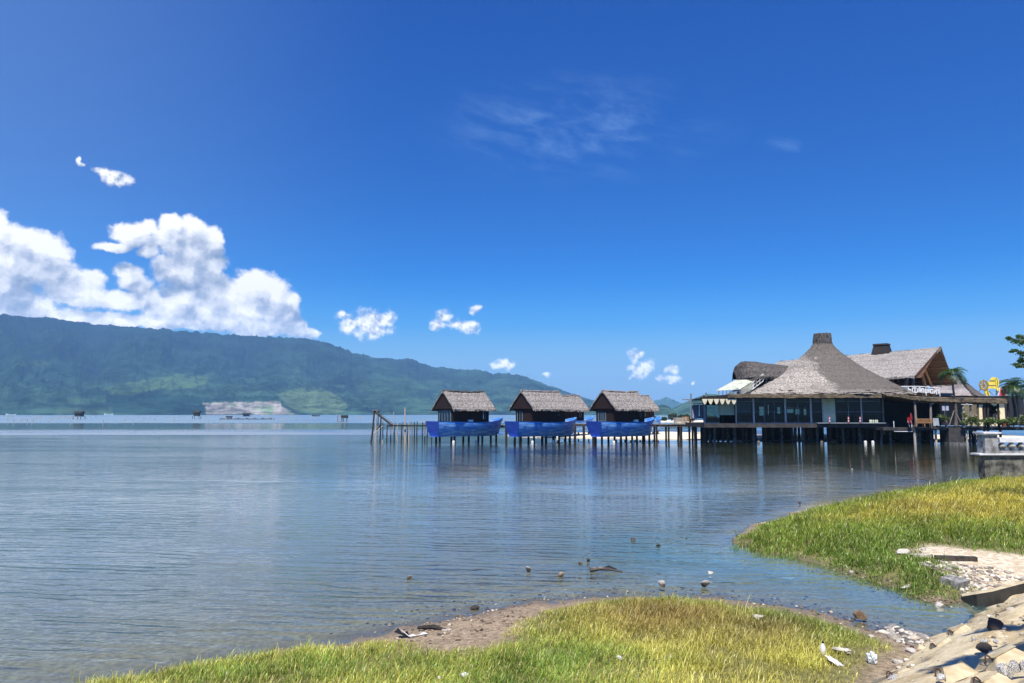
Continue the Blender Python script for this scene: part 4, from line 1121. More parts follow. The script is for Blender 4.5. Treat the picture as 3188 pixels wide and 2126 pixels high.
# cone of thatch
cc = Vector((rp(2566, 1200, 110.5).x, 110.5-YF, 0))
def zc(py): return W(2566, py, 110.5).z
sc_c = 110.5/F
prof = [(23, 1040), (25, 1055), (27.5, 1070), (36, 1082), (50, 1097), (70, 1114), (90, 1130), (112, 1147), (140, 1165), (170, 1183), (200, 1201), (228, 1216), (248, 1227), (252, 1233)]
mb = MB(); rows = []; nn = 120; rr_ = np.random.default_rng(4)
dense = []
for (a, b), (c2, d2) in zip(prof, prof[1:]):
    for q in range(4): dense.append((a+(c2-a)*q/4, b+(d2-b)*q/4))
dense.append(prof[-1])
for k, (rad, py) in enumerate(dense):
    row = []
    for j in range(nn):
        w = 2*math.pi*j/nn
        rad_m = rad*sc_c*(1+rr_.normal(0, .008)) + rr_.normal(0, .03)
        if k == len(dense)-1: rad_m += rr_.normal(0, .12)
        row.append((cc.x+rad_m*math.cos(w), cc.y+rad_m*math.sin(w)*.98, zc(py)+rr_.normal(0, .02)))
    row.append(row[0]); rows.append(row)
mb.grid(rows)
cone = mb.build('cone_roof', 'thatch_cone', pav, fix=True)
cp_ = MB(); rows = []
for rad, py in [(27.2, 1071), (26.5, 1060), (24.6, 1048), (23.6, 1040), (20.5, 1038), (20, 1044)]:
    row = []
    for j in range(48):
        w = 2*math.pi*j/48; rm = rad*sc_c + rr_.normal(0, .035) + .05
        row.append((cc.x+rm*math.cos(w), cc.y+rm*math.sin(w), zc(py)+rr_.normal(0, .05)))
    row.append(row[0]); rows.append(row)
cp_.grid(rows); straw_fringe(cp_, (cc.x-1.2, cc.y-.7, zc(1067)), (cc.x+1.2, cc.y-.7, zc(1067)), 90, .7, 3, (0, -.3, 0))
cp_.build('roof_cap', 'thatch_dark', cone)
# posts
ztop = zr0+.05
for px, w, mt in [(2194, .20, 'steel_blue'), (2291, .14, 'grey_metal'), (2345.5, .24, 'grey_metal'), (2444, .24, 'grey_metal'), (2523.5, .24, 'grey_metal'), (2560.5, .14, 'grey_metal'), (2681, .18, 'grey_metal'), (2748.5, .22, 'grey_timber')]:
    x = rp(px, 1280).x
    MB().box((x, -.02, (zfl+ztop)/2 if px != 2748.5 else (1.2+ztop)/2), (w, w, ztop-zfl if px != 2748.5 else ztop-1.2)).build('post', mt, pav)
# glazed bays
for a, b, mid in [(2196, 2239, 0), (2293, 2344, 0), (2347, 2442, 2), (2446, 2522, 1), (2525, 2559, 0), (2603, 2680, 1), (2682, 2746, 0)]:
    xa, xb = rp(a, 1280).x, rp(b, 1280).x; f = MB()
    zt = rp(2400, 1249).z
    f.box(((xa+xb)/2, .02, zt), (xb-xa, .09, .09)); f.box(((xa+xb)/2, .02, zfl+.06), (xb-xa, .09, .12))
    for q in range(mid): f.box((xa+(xb-xa)*(q+1)/(mid+1), .02, (zfl+zt)/2), (.07, .08, zt-zfl))
    if a > 2290: f.box(((xa+xb)/2, .02, rp(2400, 1282).z), (xb-xa, .05, .04))
    wf_ = f.build('window', 'steel_blue', pav)
    MB().box(((xa+xb)/2, .06, (zfl+ztop)/2), (xb-xa, .02, ztop-zfl)).build('pane', 'glass', wf_)
for a, b, y0, y1, mt, yy in [(2240, 2290, 1249, 1292, 'olive_panel', .5), (2562, 2601, 1237, 1317, 'olive_panel', .05), (2293, 2344, 1249, 1284, 'grey_panel', .6)]:
    xa, xb = rp(a, 1280).x, rp(b, 1280).x; za, zb = rp(a, y1).z, rp(a, y0).z
    MB().box(((xa+xb)/2, yy, (za+zb)/2), (xb-xa, .06, zb-za)).build('wall_panel', mt, pav)
# rear wall with openings to the lake behind
YB = YF+11.5; bk = MB()
def back(a, b, y0, y1):
    p, q = rp(a, y1, YB), rp(b, y0, YB)
    bk.box(((p.x+q.x)/2, 11.5, (p.z+q.z)/2), (q.x-p.x, .1, q.z-p.z))
cuts = [(2196, 2240, 1262, 1300), (2362, 2382, 1266, 1293), (2389, 2395, 1261, 1291), (2402, 2404.5, 1262, 1290), (2418, 2431, 1268, 1287), (2448, 2472, 1267, 1285), (2474, 2490, 1268, 1290), (2500, 2512, 1268, 1292)]
xs_ = 2190
for (a, b, y0, y1) in cuts:
    back(xs_, a, 1232, 1322); back(a, b, 1232, y0); back(a, b, y1, 1322); xs_ = b
back(xs_, 2800, 1232, 1322)
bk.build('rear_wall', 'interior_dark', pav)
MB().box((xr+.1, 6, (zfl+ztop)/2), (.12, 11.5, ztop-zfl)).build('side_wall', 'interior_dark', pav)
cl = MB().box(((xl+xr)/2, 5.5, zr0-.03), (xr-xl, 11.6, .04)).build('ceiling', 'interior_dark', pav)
# scalloped awning
aw_t = rp(2230, 1238, 99.2); aw = MB()
MB().box(((rp(2194, 1240, 99.2).x+rp(2270, 1240, 99.2).x)/2, .8, rp(2230, 1239.5, 99.2).z), (rp(2270, 1240, 99.2).x-rp(2192, 1240, 99.2).x, 5.6, .12)).build('porch_roof', 'black_timber', pav)
w_s = (rp(2291, 1240, 99.2).x-rp(2196, 1240, 99.2).x)/5.25
x0 = rp(2196, 1240, 99.2).x - w_s*.72
zt, zb_ = rp(2230, 1242, 99.2).z, rp(2230, 1259, 99.2).z
for k in range(6):
    pts = []; xa = x0+w_s*k
    for q in range(13):
        u = -1+2*q/12; pts.append((xa+w_s*(.5+.47*u), -2.15+.05*math.cos(u*1.5), zb_+(zt-zb_)*(abs(u)**1.9)))
    pts[0] = (pts[0][0], pts[0][1], zt); pts[-1] = (pts[-1][0], pts[-1][1], zt)
    aw.prism(pts, (0, .03, 0))
aw.build('awning', 'awning_cloth', pav)
# tables and chairs seen dimly inside are one furnishing row
for px, w, h, mt in [(2460, 1.4, .75, 'black_timber'), (2500, 1.5, .8, 'black_timber'), (2320, 1.6, .7, 'navy_shade_paint'), (2270, 2.0, .75, 'black_timber')]:
    p = rp(px, 1310, 104)
    tb = thing('dining_table', {2460: 'dark dining table behind the second glazed bay of the cone pavilion', 2500: 'dark dining table behind the glass beside the grey door bay', 2320: 'navy covered table behind the dull grey panel bay', 2270: 'dark dining table under the scalloped awning bay'}[px], 'table', p.x and (PO + Vector((p.x, 3, zfl))), 0, 'tables inside the cone pavilion')
    MB().box((0, 0, h), (w, .8, .06)).build('table_top', mt, tb)
    for sx in (-1, 1):
        for sy in (-1, 1): MB().box((sx*w*.42, sy*.3, h/2-.02), (.07, .07, h-.05)).build('leg', mt, tb)

# ================================================================ gabled thatched hall behind
hall = thing('thatched_hall', 'big gabled thatched hall with curved timber arches rising behind the cone pavilion', 'restaurant')
E1 = W(2811, 1167, 113.0); E2 = W(2926, 1183, 128.0)
AP = (E1+E2)/2; AP.z = W(2896, 1086, AP.y).z
axis_ = Vector((-(E2-E1).y, (E2-E1).x, 0)).normalized()      # runs back to the left
rows = {0: [], 1: []}
def hall_pt(s, side, v, off=0):
    """s along the ridge, side 0 near / 1 far, v 0 ridge..1 eave"""
    e = E1 if side == 0 else E2
    p = AP.lerp(Vector((e.x, e.y, E1.z if side == 0 else E1.z-.4)), v) + axis_*s
    p.z += -0.035*s*(1-v) + off + .12*math.sin(v*math.pi)
    return p
rh = np.random.default_rng(12)
mb = MB(); LH = 24.0
for side in (0, 1):
    tops = []
    for off in (0, -.32):
        rws = []
        for a in range(19):
            v = a/18*1.06
            rw = []
            for b in range(49):
                s = -1.6*(1-v)*0 - 1.8 + (LH+1.8)*b/48 - (1.2*(1-v) if b == 0 else 0)
                p = hall_pt(s, side, v, off)
                if off == 0: p.z += rh.normal(0, .035)
                if a == 18: p.z += rh.normal(0, .06)
                rw.append(p)
            rws.append(rw)
        mb.grid(rws); tops.append(rws)
    mb.grid([tops[0][-1], tops[1][-1]]); mb.grid([[q[0] for q in tops[0]], [q[0] for q in tops[1]]]); mb.grid([[q[-1] for q in tops[0]], [q[-1] for q in tops[1]]])
hroof = mb.build('roof', 'thatch_hall', hall)
sof = MB()
for side in (0, 1):
    sof.grid([[hall_pt(s, side, v, -.36) for s in (-2.6, 4, 10, LH-.5)] for v in (0.0, .5, 1.03)])
sof.build('ceiling_boards', 'brown_wood', hroof)
for side in (0, 1):
    MB().beam(hall_pt(-2.9, side, 0, -.1), hall_pt(-1.9, side, 1.06, -.1), .10, .42).build('barge_board', 'brown_wood', hroof)
    for k in range(5):
        v = .12+.2*k; MB().beam(hall_pt(-2.6, side, v, -.42), hall_pt(8, side, v, -.42), .16, .16).build('purlin', 'tan_timber' if side else 'brown_wood', hroof)
p = hall_pt(6.0, 0, 0, .2)
ch = MB(); ch.box(p + Vector((0, 0, .15)), (2.9, 2.2, 1.7), rz=math.atan2(axis_.y, axis_.x), taper=.72)
ch.box(p + Vector((0, 0, 1.1)), (2.4, 1.9, .26), rz=math.atan2(axis_.y, axis_.x), taper=.9)
ch.build('smoke_vent', 'black_timber', hroof)
# floor level of the upper room, arches
zh = W(2850, 1212, 114).z
gv = (E2-E1); gv.z = 0
def gpt(u, z, s=0.0): q = Vector((E1.x, E1.y, 0)) + gv*u + axis_*s; q.z = z; return q
for s in (0.6, 5.5):
    for u0, u1 in [(.10, .34), (.22, .42), (.33, .46), (.90, .60), (.78, .54), (.66, .50)]:
        pts = []
        for k in range(9):
            t_ = k/8; u = u0+(u1-u0)*t_**2.2; z = zh-1 + (E1.z+1.2 + (.5-abs(u-.5))*2*(AP.z-E1.z)*.80 - 1.2 - zh+1)*t_
            pts.append(gpt(u, z, s+(.4 if u0 in (.22, .78) else 0)))
        MB().tube(pts, [.30-.012*k for k in range(9)], 8).build('arch_column', 'tan_timber' if u0 > .5 else 'grey_timber', hall)
hw = MB()
for k in range(8):
    pass
hw.grid([[gpt(.06, zh-3, s) for s in (2.5, 9, 20)], [gpt(.06, E1.z-1.0, s) for s in (2.5, 9, 20)]])
hw.grid([[gpt(u, zh-3, 12) for u in (.06, .5, .94)], [gpt(.06, E1.z, 12), gpt(.5, AP.z-.6, 12), gpt(.94, E1.z, 12)]])
hw.grid([[gpt(.94, zh-3, s) for s in (2.5, 20)], [gpt(.94, E1.z-1, s) for s in (2.5, 20)]])
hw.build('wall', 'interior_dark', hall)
MB().grid([[gpt(.055, zh-2, s) for s in (3, 8.5)], [gpt(.055, zh+1.4, s) for s in (3, 8.5)]]).build('wall_panel', 'grey_panel', hall)
MB().grid([[gpt(0, zh-.5, s) for s in (0, 12)], [gpt(1, zh-.5, s) for s in (0, 12)]]).build('upper_floor', 'brown_wood', hall)

# ================================================================ hood-roofed lounge with the stair, left of the cone
lou = thing('hooded_lounge', 'upper lounge under a drooping dark hood of thatch left of the cone', 'restaurant')
YL = 113.0
def lp(px, py, dy=0): return W(px, py, YL+dy)
ridge = [(2286, 1160), (2294, 1141), (2309, 1128), (2326, 1124.5), (2345, 1125.5), (2372, 1130), (2400, 1134), (2430, 1137), (2470, 1142), (2500, 1147)]
mb = MB(); rows = []; rl = np.random.default_rng(9)
for k, (px, py) in enumerate(ridge):
    c_ = lp(px, py); row = []
    u = k/(len(ridge)-1)
    half = 4.2*min(1, .25+k*.30); drop = (lp(px, 1179 - 4*u).z - c_.z)
    if k == 0: half, drop = 1.2, -1.3
    for q in range(17):
        v = -1+2*q/16
        row.append((c_.x - (.9 if k < 3 else 0)*(1-abs(v))*.2 + rl.normal(0, .05), YL + v*half + rl.normal(0, .04), c_.z + drop*abs(v)**2.2 + rl.normal(0, .05)))
    rows.append(row)
mb.grid(rows)
n0 = rows[1]
straw_fringe(mb, rows[0][0], rows[0][-1], 120, 1.3, 5, (-.3, -.2, 0))
straw_fringe(mb, rows[1][0], rows[3][0], 160, 1.2, 6, (-.1, -.4, 0)); straw_fringe(mb, rows[3][0], rows[9][0], 220, .5, 7, (0, -.4, 0))
mb.build('hood_roof', 'thatch_dark', lou)
lw = MB()
for k in range(1, len(rows)-1):
    pass
za = lp(2330, 1228).z
lw.box(((lp(2310, 1200).x+lp(2500, 1200).x)/2, YL+1.5, (za+lp(2330, 1165).z)/2), (lp(2500, 1200).x-lp(2318, 1200).x, 4.0, lp(2330, 1160).z-za))
lw.build('wall', 'interior_dark', lou)
for px in (2352, 2386):
    a = lp(px, 1176, -3.2); b = lp(px, 1232, -3.2); MB().tube([a, b], .08, 6).build('post', 'grey_metal', lou)
rl_ = MB()
for dz in (0, .5, 1.0): rl_.tube([lp(2325, 1226, -4) + Vector((0, 0, dz)), lp(2376, 1186, -4) + Vector((0, 0, dz))], .05, 6)
for k in range(6):
    p = lp(2325, 1226, -4).lerp(lp(2376, 1186, -4), k/5); rl_.tube([p, p + Vector((0, 0, 1.05))], .04, 6)
rl_.build('handrail', 'white_paint', lou)
cn = MB()
A_ = [lp(2229, 1217, -7), lp(2305, 1212, -7), lp(2352, 1183, -3), lp(2290, 1184, -3)]
cn.prism(A_, (0, 0, .07)); cn.build('stair_canopy', 'canopy_sheet', lou)
MB().prism([lp(2307, 1213, -6.9), lp(2352, 1184, -3), lp(2354, 1205, -3), lp(2307, 1230, -6.9)], (.05, .03, 0)).build('side_sheet', 'canopy_sheet', lou)
for px, p1, p2, dy in [(2238, 1216, 1238, -7), (2250, 1216, 1238, -7), (2262, 1216, 1238, -7), (2272, 1215, 1238, -7), (2304, 1212, 1238, -7)]:
    MB().tube([lp(px, p1, dy), lp(px, p2, dy)], .07, 6).build('frame_post', 'steel_blue', lou)
for q in (0, 1):
    MB().beam(lp(2258, 1236, -6.8+q*1.4), lp(2300, 1211, -6.8+q*1.4), .12, .5).build('stringer', 'white_paint' if q else 'steel_blue', lou)

# ================================================================ veranda on the right
ver = thing('veranda', 'long dark open veranda on thin posts right of the glazed pavilion', 'veranda')
YV = 98.0
def vp(px, py, dy=0): return W(px, py, YV+dy)
edge_t = [(2752, 1226), (2800, 1228), (2851, 1233), (2900, 1237), (2960, 1238.5), (3020, 1239), (3080, 1240), (3140, 1241)]
mb = MB(); rows = [[], [], [], [], []]; rv = np.random.default_rng(3)
for k in range(80):
    px = 2752 + (3140-2752)*k/79
    pt = np.interp(px, [e[0] for e in edge_t], [e[1] for e in edge_t]); th = np.interp(px, [2752, 2851, 2950, 3140], [5, 12, 13, 14])
    a = vp(px, pt, -.0); b = vp(px, pt+th, 0)
    j = lambda s: rv.normal(0, s)
    rows[0].append(a + Vector((0, 9, .35))); rows[1].append(a + Vector((0, .5, .02+j(.02)))); rows[2].append(a + Vector((0, j(.03), -.06+j(.02)))); rows[3].append(b + Vector((0, j(.03), j(.03)))); rows[4].append(b + Vector((0, 9, .1)))
mb.grid(rows); mb.build('roof', 'fascia_wood', ver)
MB().beam(vp(2851, 1249, .4), vp(3060, 1256, .4), .2, .34).build('eave_beam', 'brown_wood', ver)
MB().beam(vp(2765, 1227, .1), vp(2858, 1244, .1), .12, .12).build('brace', 'grey_timber', ver)
zv = vp(2850, 1331).z
MB().box(((vp(2752, 1330).x+vp(3300, 1330).x)/2, YV+6.2, zv-.18), (vp(3300, 1330).x-vp(2752, 1330).x, 12, .36)).build('deck', 'dark_slab', ver)
for px, x2, mt in [(2847, 2853, 'grey_timber'), (2897, 2898, 'grey_timber'), (2941, 2946, 'grey_timber'), (2997, 3001, 'pale_timber'), (3021, 3023, 'grey_timber'), (3044, 3045, 'fascia_wood'), (3063, 3066, 'black_timber'), (3075, 3076, 'black_timber'), (3106, 3110, 'black_timber'), (3138, 3140, 'black_timber')]:
    MB().tube([vp(px, 1246, .5), vp((px+x2)/2, 1285, .5), vp(x2, 1331, .5)], [.13, .15, .16], 8).build('post', mt, ver)
for k, px in enumerate([2772, 2800, 2853, 2884, 2893, 2919, 2928, 2960, 3015, 3034, 3040, 3052, 3070, 3110, 3150]):
    a = vp(px, 1336); b = vp(px+rv.normal(0, 2), 1386); b.z = -1.4
    MB().tube([a + Vector((0, .5 if k in (2, 5, 8) else 2.3, 0)), b + Vector((0, .5 if k in (2, 5, 8) else 2.3, 0))], .16, 8).build('stilt', 'pale_timber' if k in (2, 5, 8) else 'concrete_pile', ver)
    MB().tube([a + Vector((.8, 7, 0)), b + Vector((.8, 7, 0))], .16, 8).build('stilt', 'black_timber', ver)
MB().box(((vp(2752, 1350).x+vp(3060, 1350).x)/2, YV+11.5, 1.0), (vp(3060, 1350).x-vp(2752, 1350).x, .12, 2.6)).build('skirt_board', 'black_timber', ver)
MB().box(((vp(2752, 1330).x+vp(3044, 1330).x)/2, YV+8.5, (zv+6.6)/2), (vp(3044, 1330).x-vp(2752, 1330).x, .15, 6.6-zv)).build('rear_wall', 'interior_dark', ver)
tank = MB(); tank.box(((vp(2953, 1350).x+vp(3001, 1350).x)/2, YV+.9, .55), (vp(3001, 1350).x-vp(2953, 1350).x, 1.8, 3.2))
tank.build('tree_planter', 'dark_slab', ver); 
MB().box(((vp(2953, 1350).x+vp(3001, 1350).x)/2, YV+.7, .12), (vp(3001, 1350).x-vp(2953, 1350).x+.2, 2.0, .30)).build('planter_footing', 'concrete_pile', ver)
rl2 = MB()
rl2.tube([vp(2782, 1311, .3), vp(2784, 1343, .3), vp(2840, 1343.5, .3), vp(2838, 1322, .3)], .06, 6); rl2.build('landing_rail', 'white_paint', ver)

# cream rear house on the right end of the veranda
house = thing('cream_house', 'small cream walled house behind the right end of the veranda', 'house')
MB().box(((W(3046, 1280, 112).x+W(3128, 1280, 112).x)/2, 114, (2.2+W(3080, 1252, 112).z)/2), (W(3128, 1280, 112).x-W(3046, 1280, 112).x, 4, W(3080, 1252, 112).z-2.2)).build('wall', 'cream_wall', house)
MB().box(((W(3040, 1280, 112).x+W(3134, 1280, 112).x)/2, 114, W(3080, 1251, 112).z+.1), (W(3134, 1280, 112).x-W(3040, 1280, 112).x, 5, .2)).build('roof', 'grey_panel', house)
for px in (3069, 3092): 
    p = W(px, 1290, 112); wf_ = MB().box((p.x, 111.97, p.z+.2), (1.0, .1, 2.0)).build('window', 'brown_wood', house)
    MB().box((p.x, 111.93, p.z+.2), (.8, .06, 1.8)).build('pane', 'interior_dark', wf_)

# far thatched house on the right with a hipped roof
farh = thing('hip_roofed_house', 'farther hip roofed thatched house with pale and dark slopes right of the hall', 'house')
YH = 128.0
def fh(px, py, dy=0): return W(px, py, YH+dy)
Pk = fh(2988, 1174, 6); Pl = fh(2926, 1175, 14); zE = fh(2988, 1232).z
corners = [fh(2880, 1232, 0), fh(3032, 1232, -3), fh(3078, 1232, 12), fh(2900, 1232, 24)]
for c_ in corners: c_.z = zE
def bil(a, b, c, d, n=10, m=10, jit=.05):
    rws = []
    for i in range(n+1):
        u = i/n; rws.append([(a.lerp(b, j/m)).lerp(d.lerp(c, j/m), u) + Vector((rv.normal(0, jit*.4), rv.normal(0, jit*.4), rv.normal(0, jit)-.25*math.sin(u*math.pi))) for j in range(m+1)])
    return rws
mb = MB(); mb.grid(bil(Pl, Pk, corners[1], corners[0])); hr = mb.build('roof', 'thatch_pale', farh)
mb = MB(); mb.grid(bil(Pk, Pk + Vector((.05, .05, 0)), corners[2], corners[1])); mb.grid(bil(Pk, Pl, corners[3], corners[2])); mb.build('rear_slope', 'thatch_cone', hr)
MB().box(((corners[0].x+corners[2].x)/2, YH+7, (2+zE)/2), (corners[2].x-corners[0].x-2, 12, zE-2)).build('wall', 'interior_dark', farh)
mb = MB(); a = fh(2930, 1196, 2); mb.tube([Pk, Pk.lerp(corners[1], .5) + Vector((0, -.1, -.2)), corners[1]], .2, 7); mb.build('hip_cap', 'thatch_dark', hr)

# ---------------------------------------------------------------- rooftop things
rail = thing('roof_railing', 'white glass balcony railing in front of the arched hall', 'railing')
ra_, rb_ = W(2798, 1203, 108), W(2925, 1208, 106)
MB().tube([ra_, (ra_+rb_)/2 + Vector((0, 0, .12)), rb_], .06, 6).build('handrail', 'white_paint', rail)
for k in range(4):
    p = ra_.lerp(rb_, k/3); MB().tube([p, p - Vector((0, 0, 1.2))], .05, 6).build('post', 'white_paint', rail)
sg = thing('roof_letters', 'row of bold white letters standing below the balcony railing', 'sign')
def stroke(mb, pts, Y=105.6, w=.16):
    q = [W(a, b, Y) for a, b in pts]
    for a, b in zip(q, q[1:]): mb.beam(a, b, .12, w)
def zpx(X, Y): return (2780 + X*160/2352, 1190 + Y*50/735)
for strokes in [
    [[(700, 220), (700, 420)], [(760, 300), (760, 415)], [(690, 400), (810, 400)], [(810, 320), (810, 420)], [(690, 330), (810, 330)]],
    [[(890, 440), (890, 260), (990, 235), (1110, 280), (1110, 460)], [(1000, 260), (1000, 450)], [(920, 455), (1090, 460)], [(890, 265), (1110, 285)]],
    [[(1180, 460), (1180, 250), (1270, 260), (1270, 350)], [(1180, 350), (1290, 370)], [(1250, 350), (1250, 465)]],
    [[(1310, 290), (1310, 470)], [(1390, 295), (1390, 475)], [(1310, 295), (1400, 300)]],
    [[(1460, 300), (1460, 480)], [(1540, 305), (1540, 485)], [(1450, 480), (1550, 485)]],
    [[(1600, 310), (1600, 490)], [(1680, 310), (1680, 490)], [(1600, 400), (1680, 400)]],
    [[(1720, 310), (1720, 495)], [(1820, 320), (1820, 500)], [(1720, 315), (1820, 325)], [(1720, 490), (1820, 500)]],
    [[(1890, 520), (1890, 400), (1980, 440), (1990, 560)], [(1940, 360), (2080, 345), (2085, 540)]]]:
    mb = MB()
    for s_ in strokes: stroke(mb, [zpx(*q) for q in s_])
    mb.build('letter', 'white_paint', sg)
ac = thing('air_conditioner', 'grey air conditioning unit with a round fan on the roof edge', 'air conditioner')
p = W(2815, 1213, 106)
MB().box((p.x, 106, p.z), (1.0, .4, .85)).build('casing', 'grey_metal', ac)
MB().tube([(p.x-.05, 105.78, p.z), (p.x-.05, 105.72, p.z)], .33, 20).build('fan_grille', 'steel_blue', ac)

# yellow sailing-boat emblem with a red board
shp = thing('sail_emblem', 'big yellow sailing boat emblem standing on the veranda roof', 'sign')
def sp_(X, Y, d=0): return W(3020+X*168/2352, 1150+Y*110/1540, 98.6+d)
def plate(poly, name, mat, par, d=0, th=.16): 
    return MB().prism([sp_(a, b, d) for a, b in poly], (0, th, 0)).build(name, mat, par)
plate([(1090, 350), (1010, 330), (930, 390), (880, 470), (1080, 470)], 'sail', 'yellow_sign', shp)
plate([(890, 480), (1085, 480), (1085, 540), (860, 530)], 'sail_band', 'ochre_sign', shp, .05)
plate([(850, 535), (1100, 545), (1110, 680), (820, 670), (815, 610)], 'sail', 'yellow_sign', shp)
plate([(810, 680), (1115, 690), (1125, 730), (790, 730)], 'sail_band', 'ochre_sign', shp, .05)
plate([(790, 735), (1125, 735), (1140, 850), (950, 825), (740, 850), (700, 850)], 'sail', 'yellow_sign', shp)
plate([(1100, 350), (1190, 370), (1260, 470), (1270, 620), (1230, 760), (1160, 850), (1140, 700)], 'jib', 'yellow_sign', shp, .1)
plate([(1150, 370), (1180, 375), (1225, 520), (1205, 760), (1180, 740), (1185, 520)], 'jib_band', 'ochre_sign', shp, .04, .05)
plate([(690, 860), (780, 860), (800, 960), (880, 1080), (860, 1140), (700, 1150), (655, 1000)], 'hull', 'yellow_sign', shp)
plate([(740, 870), (770, 870), (790, 980), (850, 1110), (790, 1130), (740, 1000)], 'hull_band', 'ochre_sign', shp, -.04, .03)
plate([(1160, 860), (1280, 800), (1280, 900), (1200, 960)], 'stern', 'yellow_sign', shp)
wh = MB(); c_ = sp_(600, 690)
for k in range(24):
    w0, w1 = 2*math.pi*k/24, 2*math.pi*(k+1)/24
    wh.beam(c_ + Vector((math.cos(w0)*.52, 0, math.sin(w0)*.62)), c_ + Vector((math.cos(w1)*.52, 0, math.sin(w1)*.62)), .14, .14)
for k in range(4): 
    w0 = math.pi*k/4; v = Vector((math.cos(w0)*.68, 0, math.sin(w0)*.78)); wh.beam(c_-v, c_+v, .09)
wh.build('wheel', 'ochre_sign', shp)
plate([(460, 700), (500, 780), (640, 860), (690, 900), (640, 910), (490, 810), (450, 740)], 'bow_scroll', 'yellow_sign', shp)
fr2 = MB()
for a, b in [((480, 840), (390, 950)), ((830, 950), (1000, 1090)), ((1000, 1090), (1170, 980)), ((890, 440), (740, 620))]: fr2.tube([sp_(*a, .3), sp_(*b, .3)], .045, 6)
fr2.build('strut', 'grey_metal', shp)
rsg = thing('red_board', 'red and white rooftop board beside the yellow boat emblem', 'sign')
plate([(1330, 770), (1545, 780), (1540, 1150), (1270, 1150)], 'panel', 'red_sign', rsg, .2)
for q in [[(1290, 780), (1335, 775), (1265, 1140), (1215, 1140)], [(1560, 790), (1640, 800), (1670, 1000), (1590, 990)], [(1380, 790), (1395, 790), (1400, 900), (1380, 900)], [(1440, 800), (1460, 800), (1490, 1010), (1470, 1010)], [(1560, 1050), (1690, 1060), (1690, 1160), (1560, 1160)]]:
    plate(q, 'letter', 'white_paint', rsg, .14, .05)

# ================================================================ sheeted frame, crates and boats by the footbridge
fr = thing('sheeted_frame', 'post frame hung with lilac plastic sheets left of the glazed pavilion', 'shelter')
YS = 108.0
def q_(px, py, dy=0): return W(px, py, YS+dy)
for px, p1, dy in [(2151, 1225, 0), (2198, 1222, 3), (2152, 1243, 4), (2190, 1243, 0)]:
    MB().tube([q_(px, p1, dy), q_(px, 1304, dy)], .13, 6).build('post', 'steel_blue', fr)
for y, a, b, d in [(1244, 2124, 2194, 0), (1248, 2142, 2194, .5), (1243, 2150, 2194, 4), (1255, 2150, 2194, 0), (1261, 2152, 2192, 0)]:
    MB().beam(q_(a, y, d), q_(b, y, d), .10, .14).build('rail', 'grey_metal' if y != 1244 else 'grey_timber', fr)
for a, b in [(2155, 2176), (2178, 2191)]:
    mb = MB(); rows = []
    for k in range(13):
        px = a+(b-a)*k/12; rows.append([q_(px, y, .2+.10*math.sin(k*1.9)) for y in (1262, 1275, 1288, 1302)])
    mb.grid(rows); mb.build('sheet', 'lilac_sheet', fr)
r = np.random.default_rng(55)
def crate(name, label, cat, px, py, Y, size, mat, grp, slats=True):
    p = W(px, py, Y); p.z = 2.50
    t = thing(name, label, cat, p, r.uniform(-.2, .2), grp)
    w, d, h = size
    if slats:
        mb = MB()
        for k in range(4):
            for s in (-1, 1): mb.box((0, s*d/2, h*(k+.5)/4), (w, .05, h/4*.7)); mb.box((s*w/2, 0, h*(k+.5)/4), (.05, d, h/4*.7))
        mb.build('side_slats', mat, t)
        for sx in (-1, 1):
            for sy in (-1, 1): MB().box((sx*w/2*.94, sy*d/2*.9, h/2), (.09, .09, h)).build('corner_post', mat, t)
        MB().box((0, 0, .08), (w*.94, d*.9, .06)).build('bottom', mat, t)
    else:
        MB().box((0, 0, h), (w, d, .08)).build('seat', mat, t)
        for s in (-1, 1): MB().box((s*w*.4, 0, h/2), (.1, d*.9, h-.05)).build('leg', mat, t)
        MB().box((0, d/2, h+.35), (w, .06, .35)).build('backrest', mat, t)
    return t
crate('slatted_crate', 'pale slatted crate at the left end of the row on the footbridge', 'crate', 2118, 1318, 111.6, (1.7, 1.0, .95), 'pale_timber', 'crates and benches on the footbridge')
crate('slatted_crate', 'reddish slatted crate between the pale crate and the dark bench on the footbridge', 'crate', 2141, 1318, 111.8, (1.4, 1.0, 1.1), 'tan_timber', 'crates and benches on the footbridge')
crate('deck_bench', 'dark low bench on the footbridge nearest the glazed pavilion', 'bench', 2172, 1318, 111.6, (2.9, .9, .6), 'grey_timber', 'crates and benches on the footbridge', False)

def small_boat(name, label, px, py, L, mat, rz, grp, z=0.0):
    p = G(px, py, z)
    t = thing(name, label, 'boat', p, rz, grp)
    mb = MB(); B = L*.24; H = L*.12
    for s in (-1, 1):
        rows = []
        for k in range(13):
            u = -1+2*k/12; w = B/2*(1-abs(u)**2.6); rows.append([(u*L/2*(.86+.14*v), s*w*(.55+.45*v), -.05+(H + .5*H*abs(u)**2.5)*v) for v in (0, .35, .7, 1)])
        mb.grid(rows)
    mb.build('hull', mat, t)
    MB().box((0, 0, H*.45), (L*.55, B*.7, .05)).build('thwart', 'grey_timber', t)
    return t
small_boat('rowing_boat', 'pale boat lying on the sand under the footbridge by the pavilion piles', 2182, 1352, 4.2, 'white_paint', R(20), 'small boats ashore and afloat', .3)
small_boat('rowing_boat', 'white boat moored by the far bushes right of the boat bungalows', 2075, 1301.5, 14, 'white_paint', R(8), 'small boats ashore and afloat')

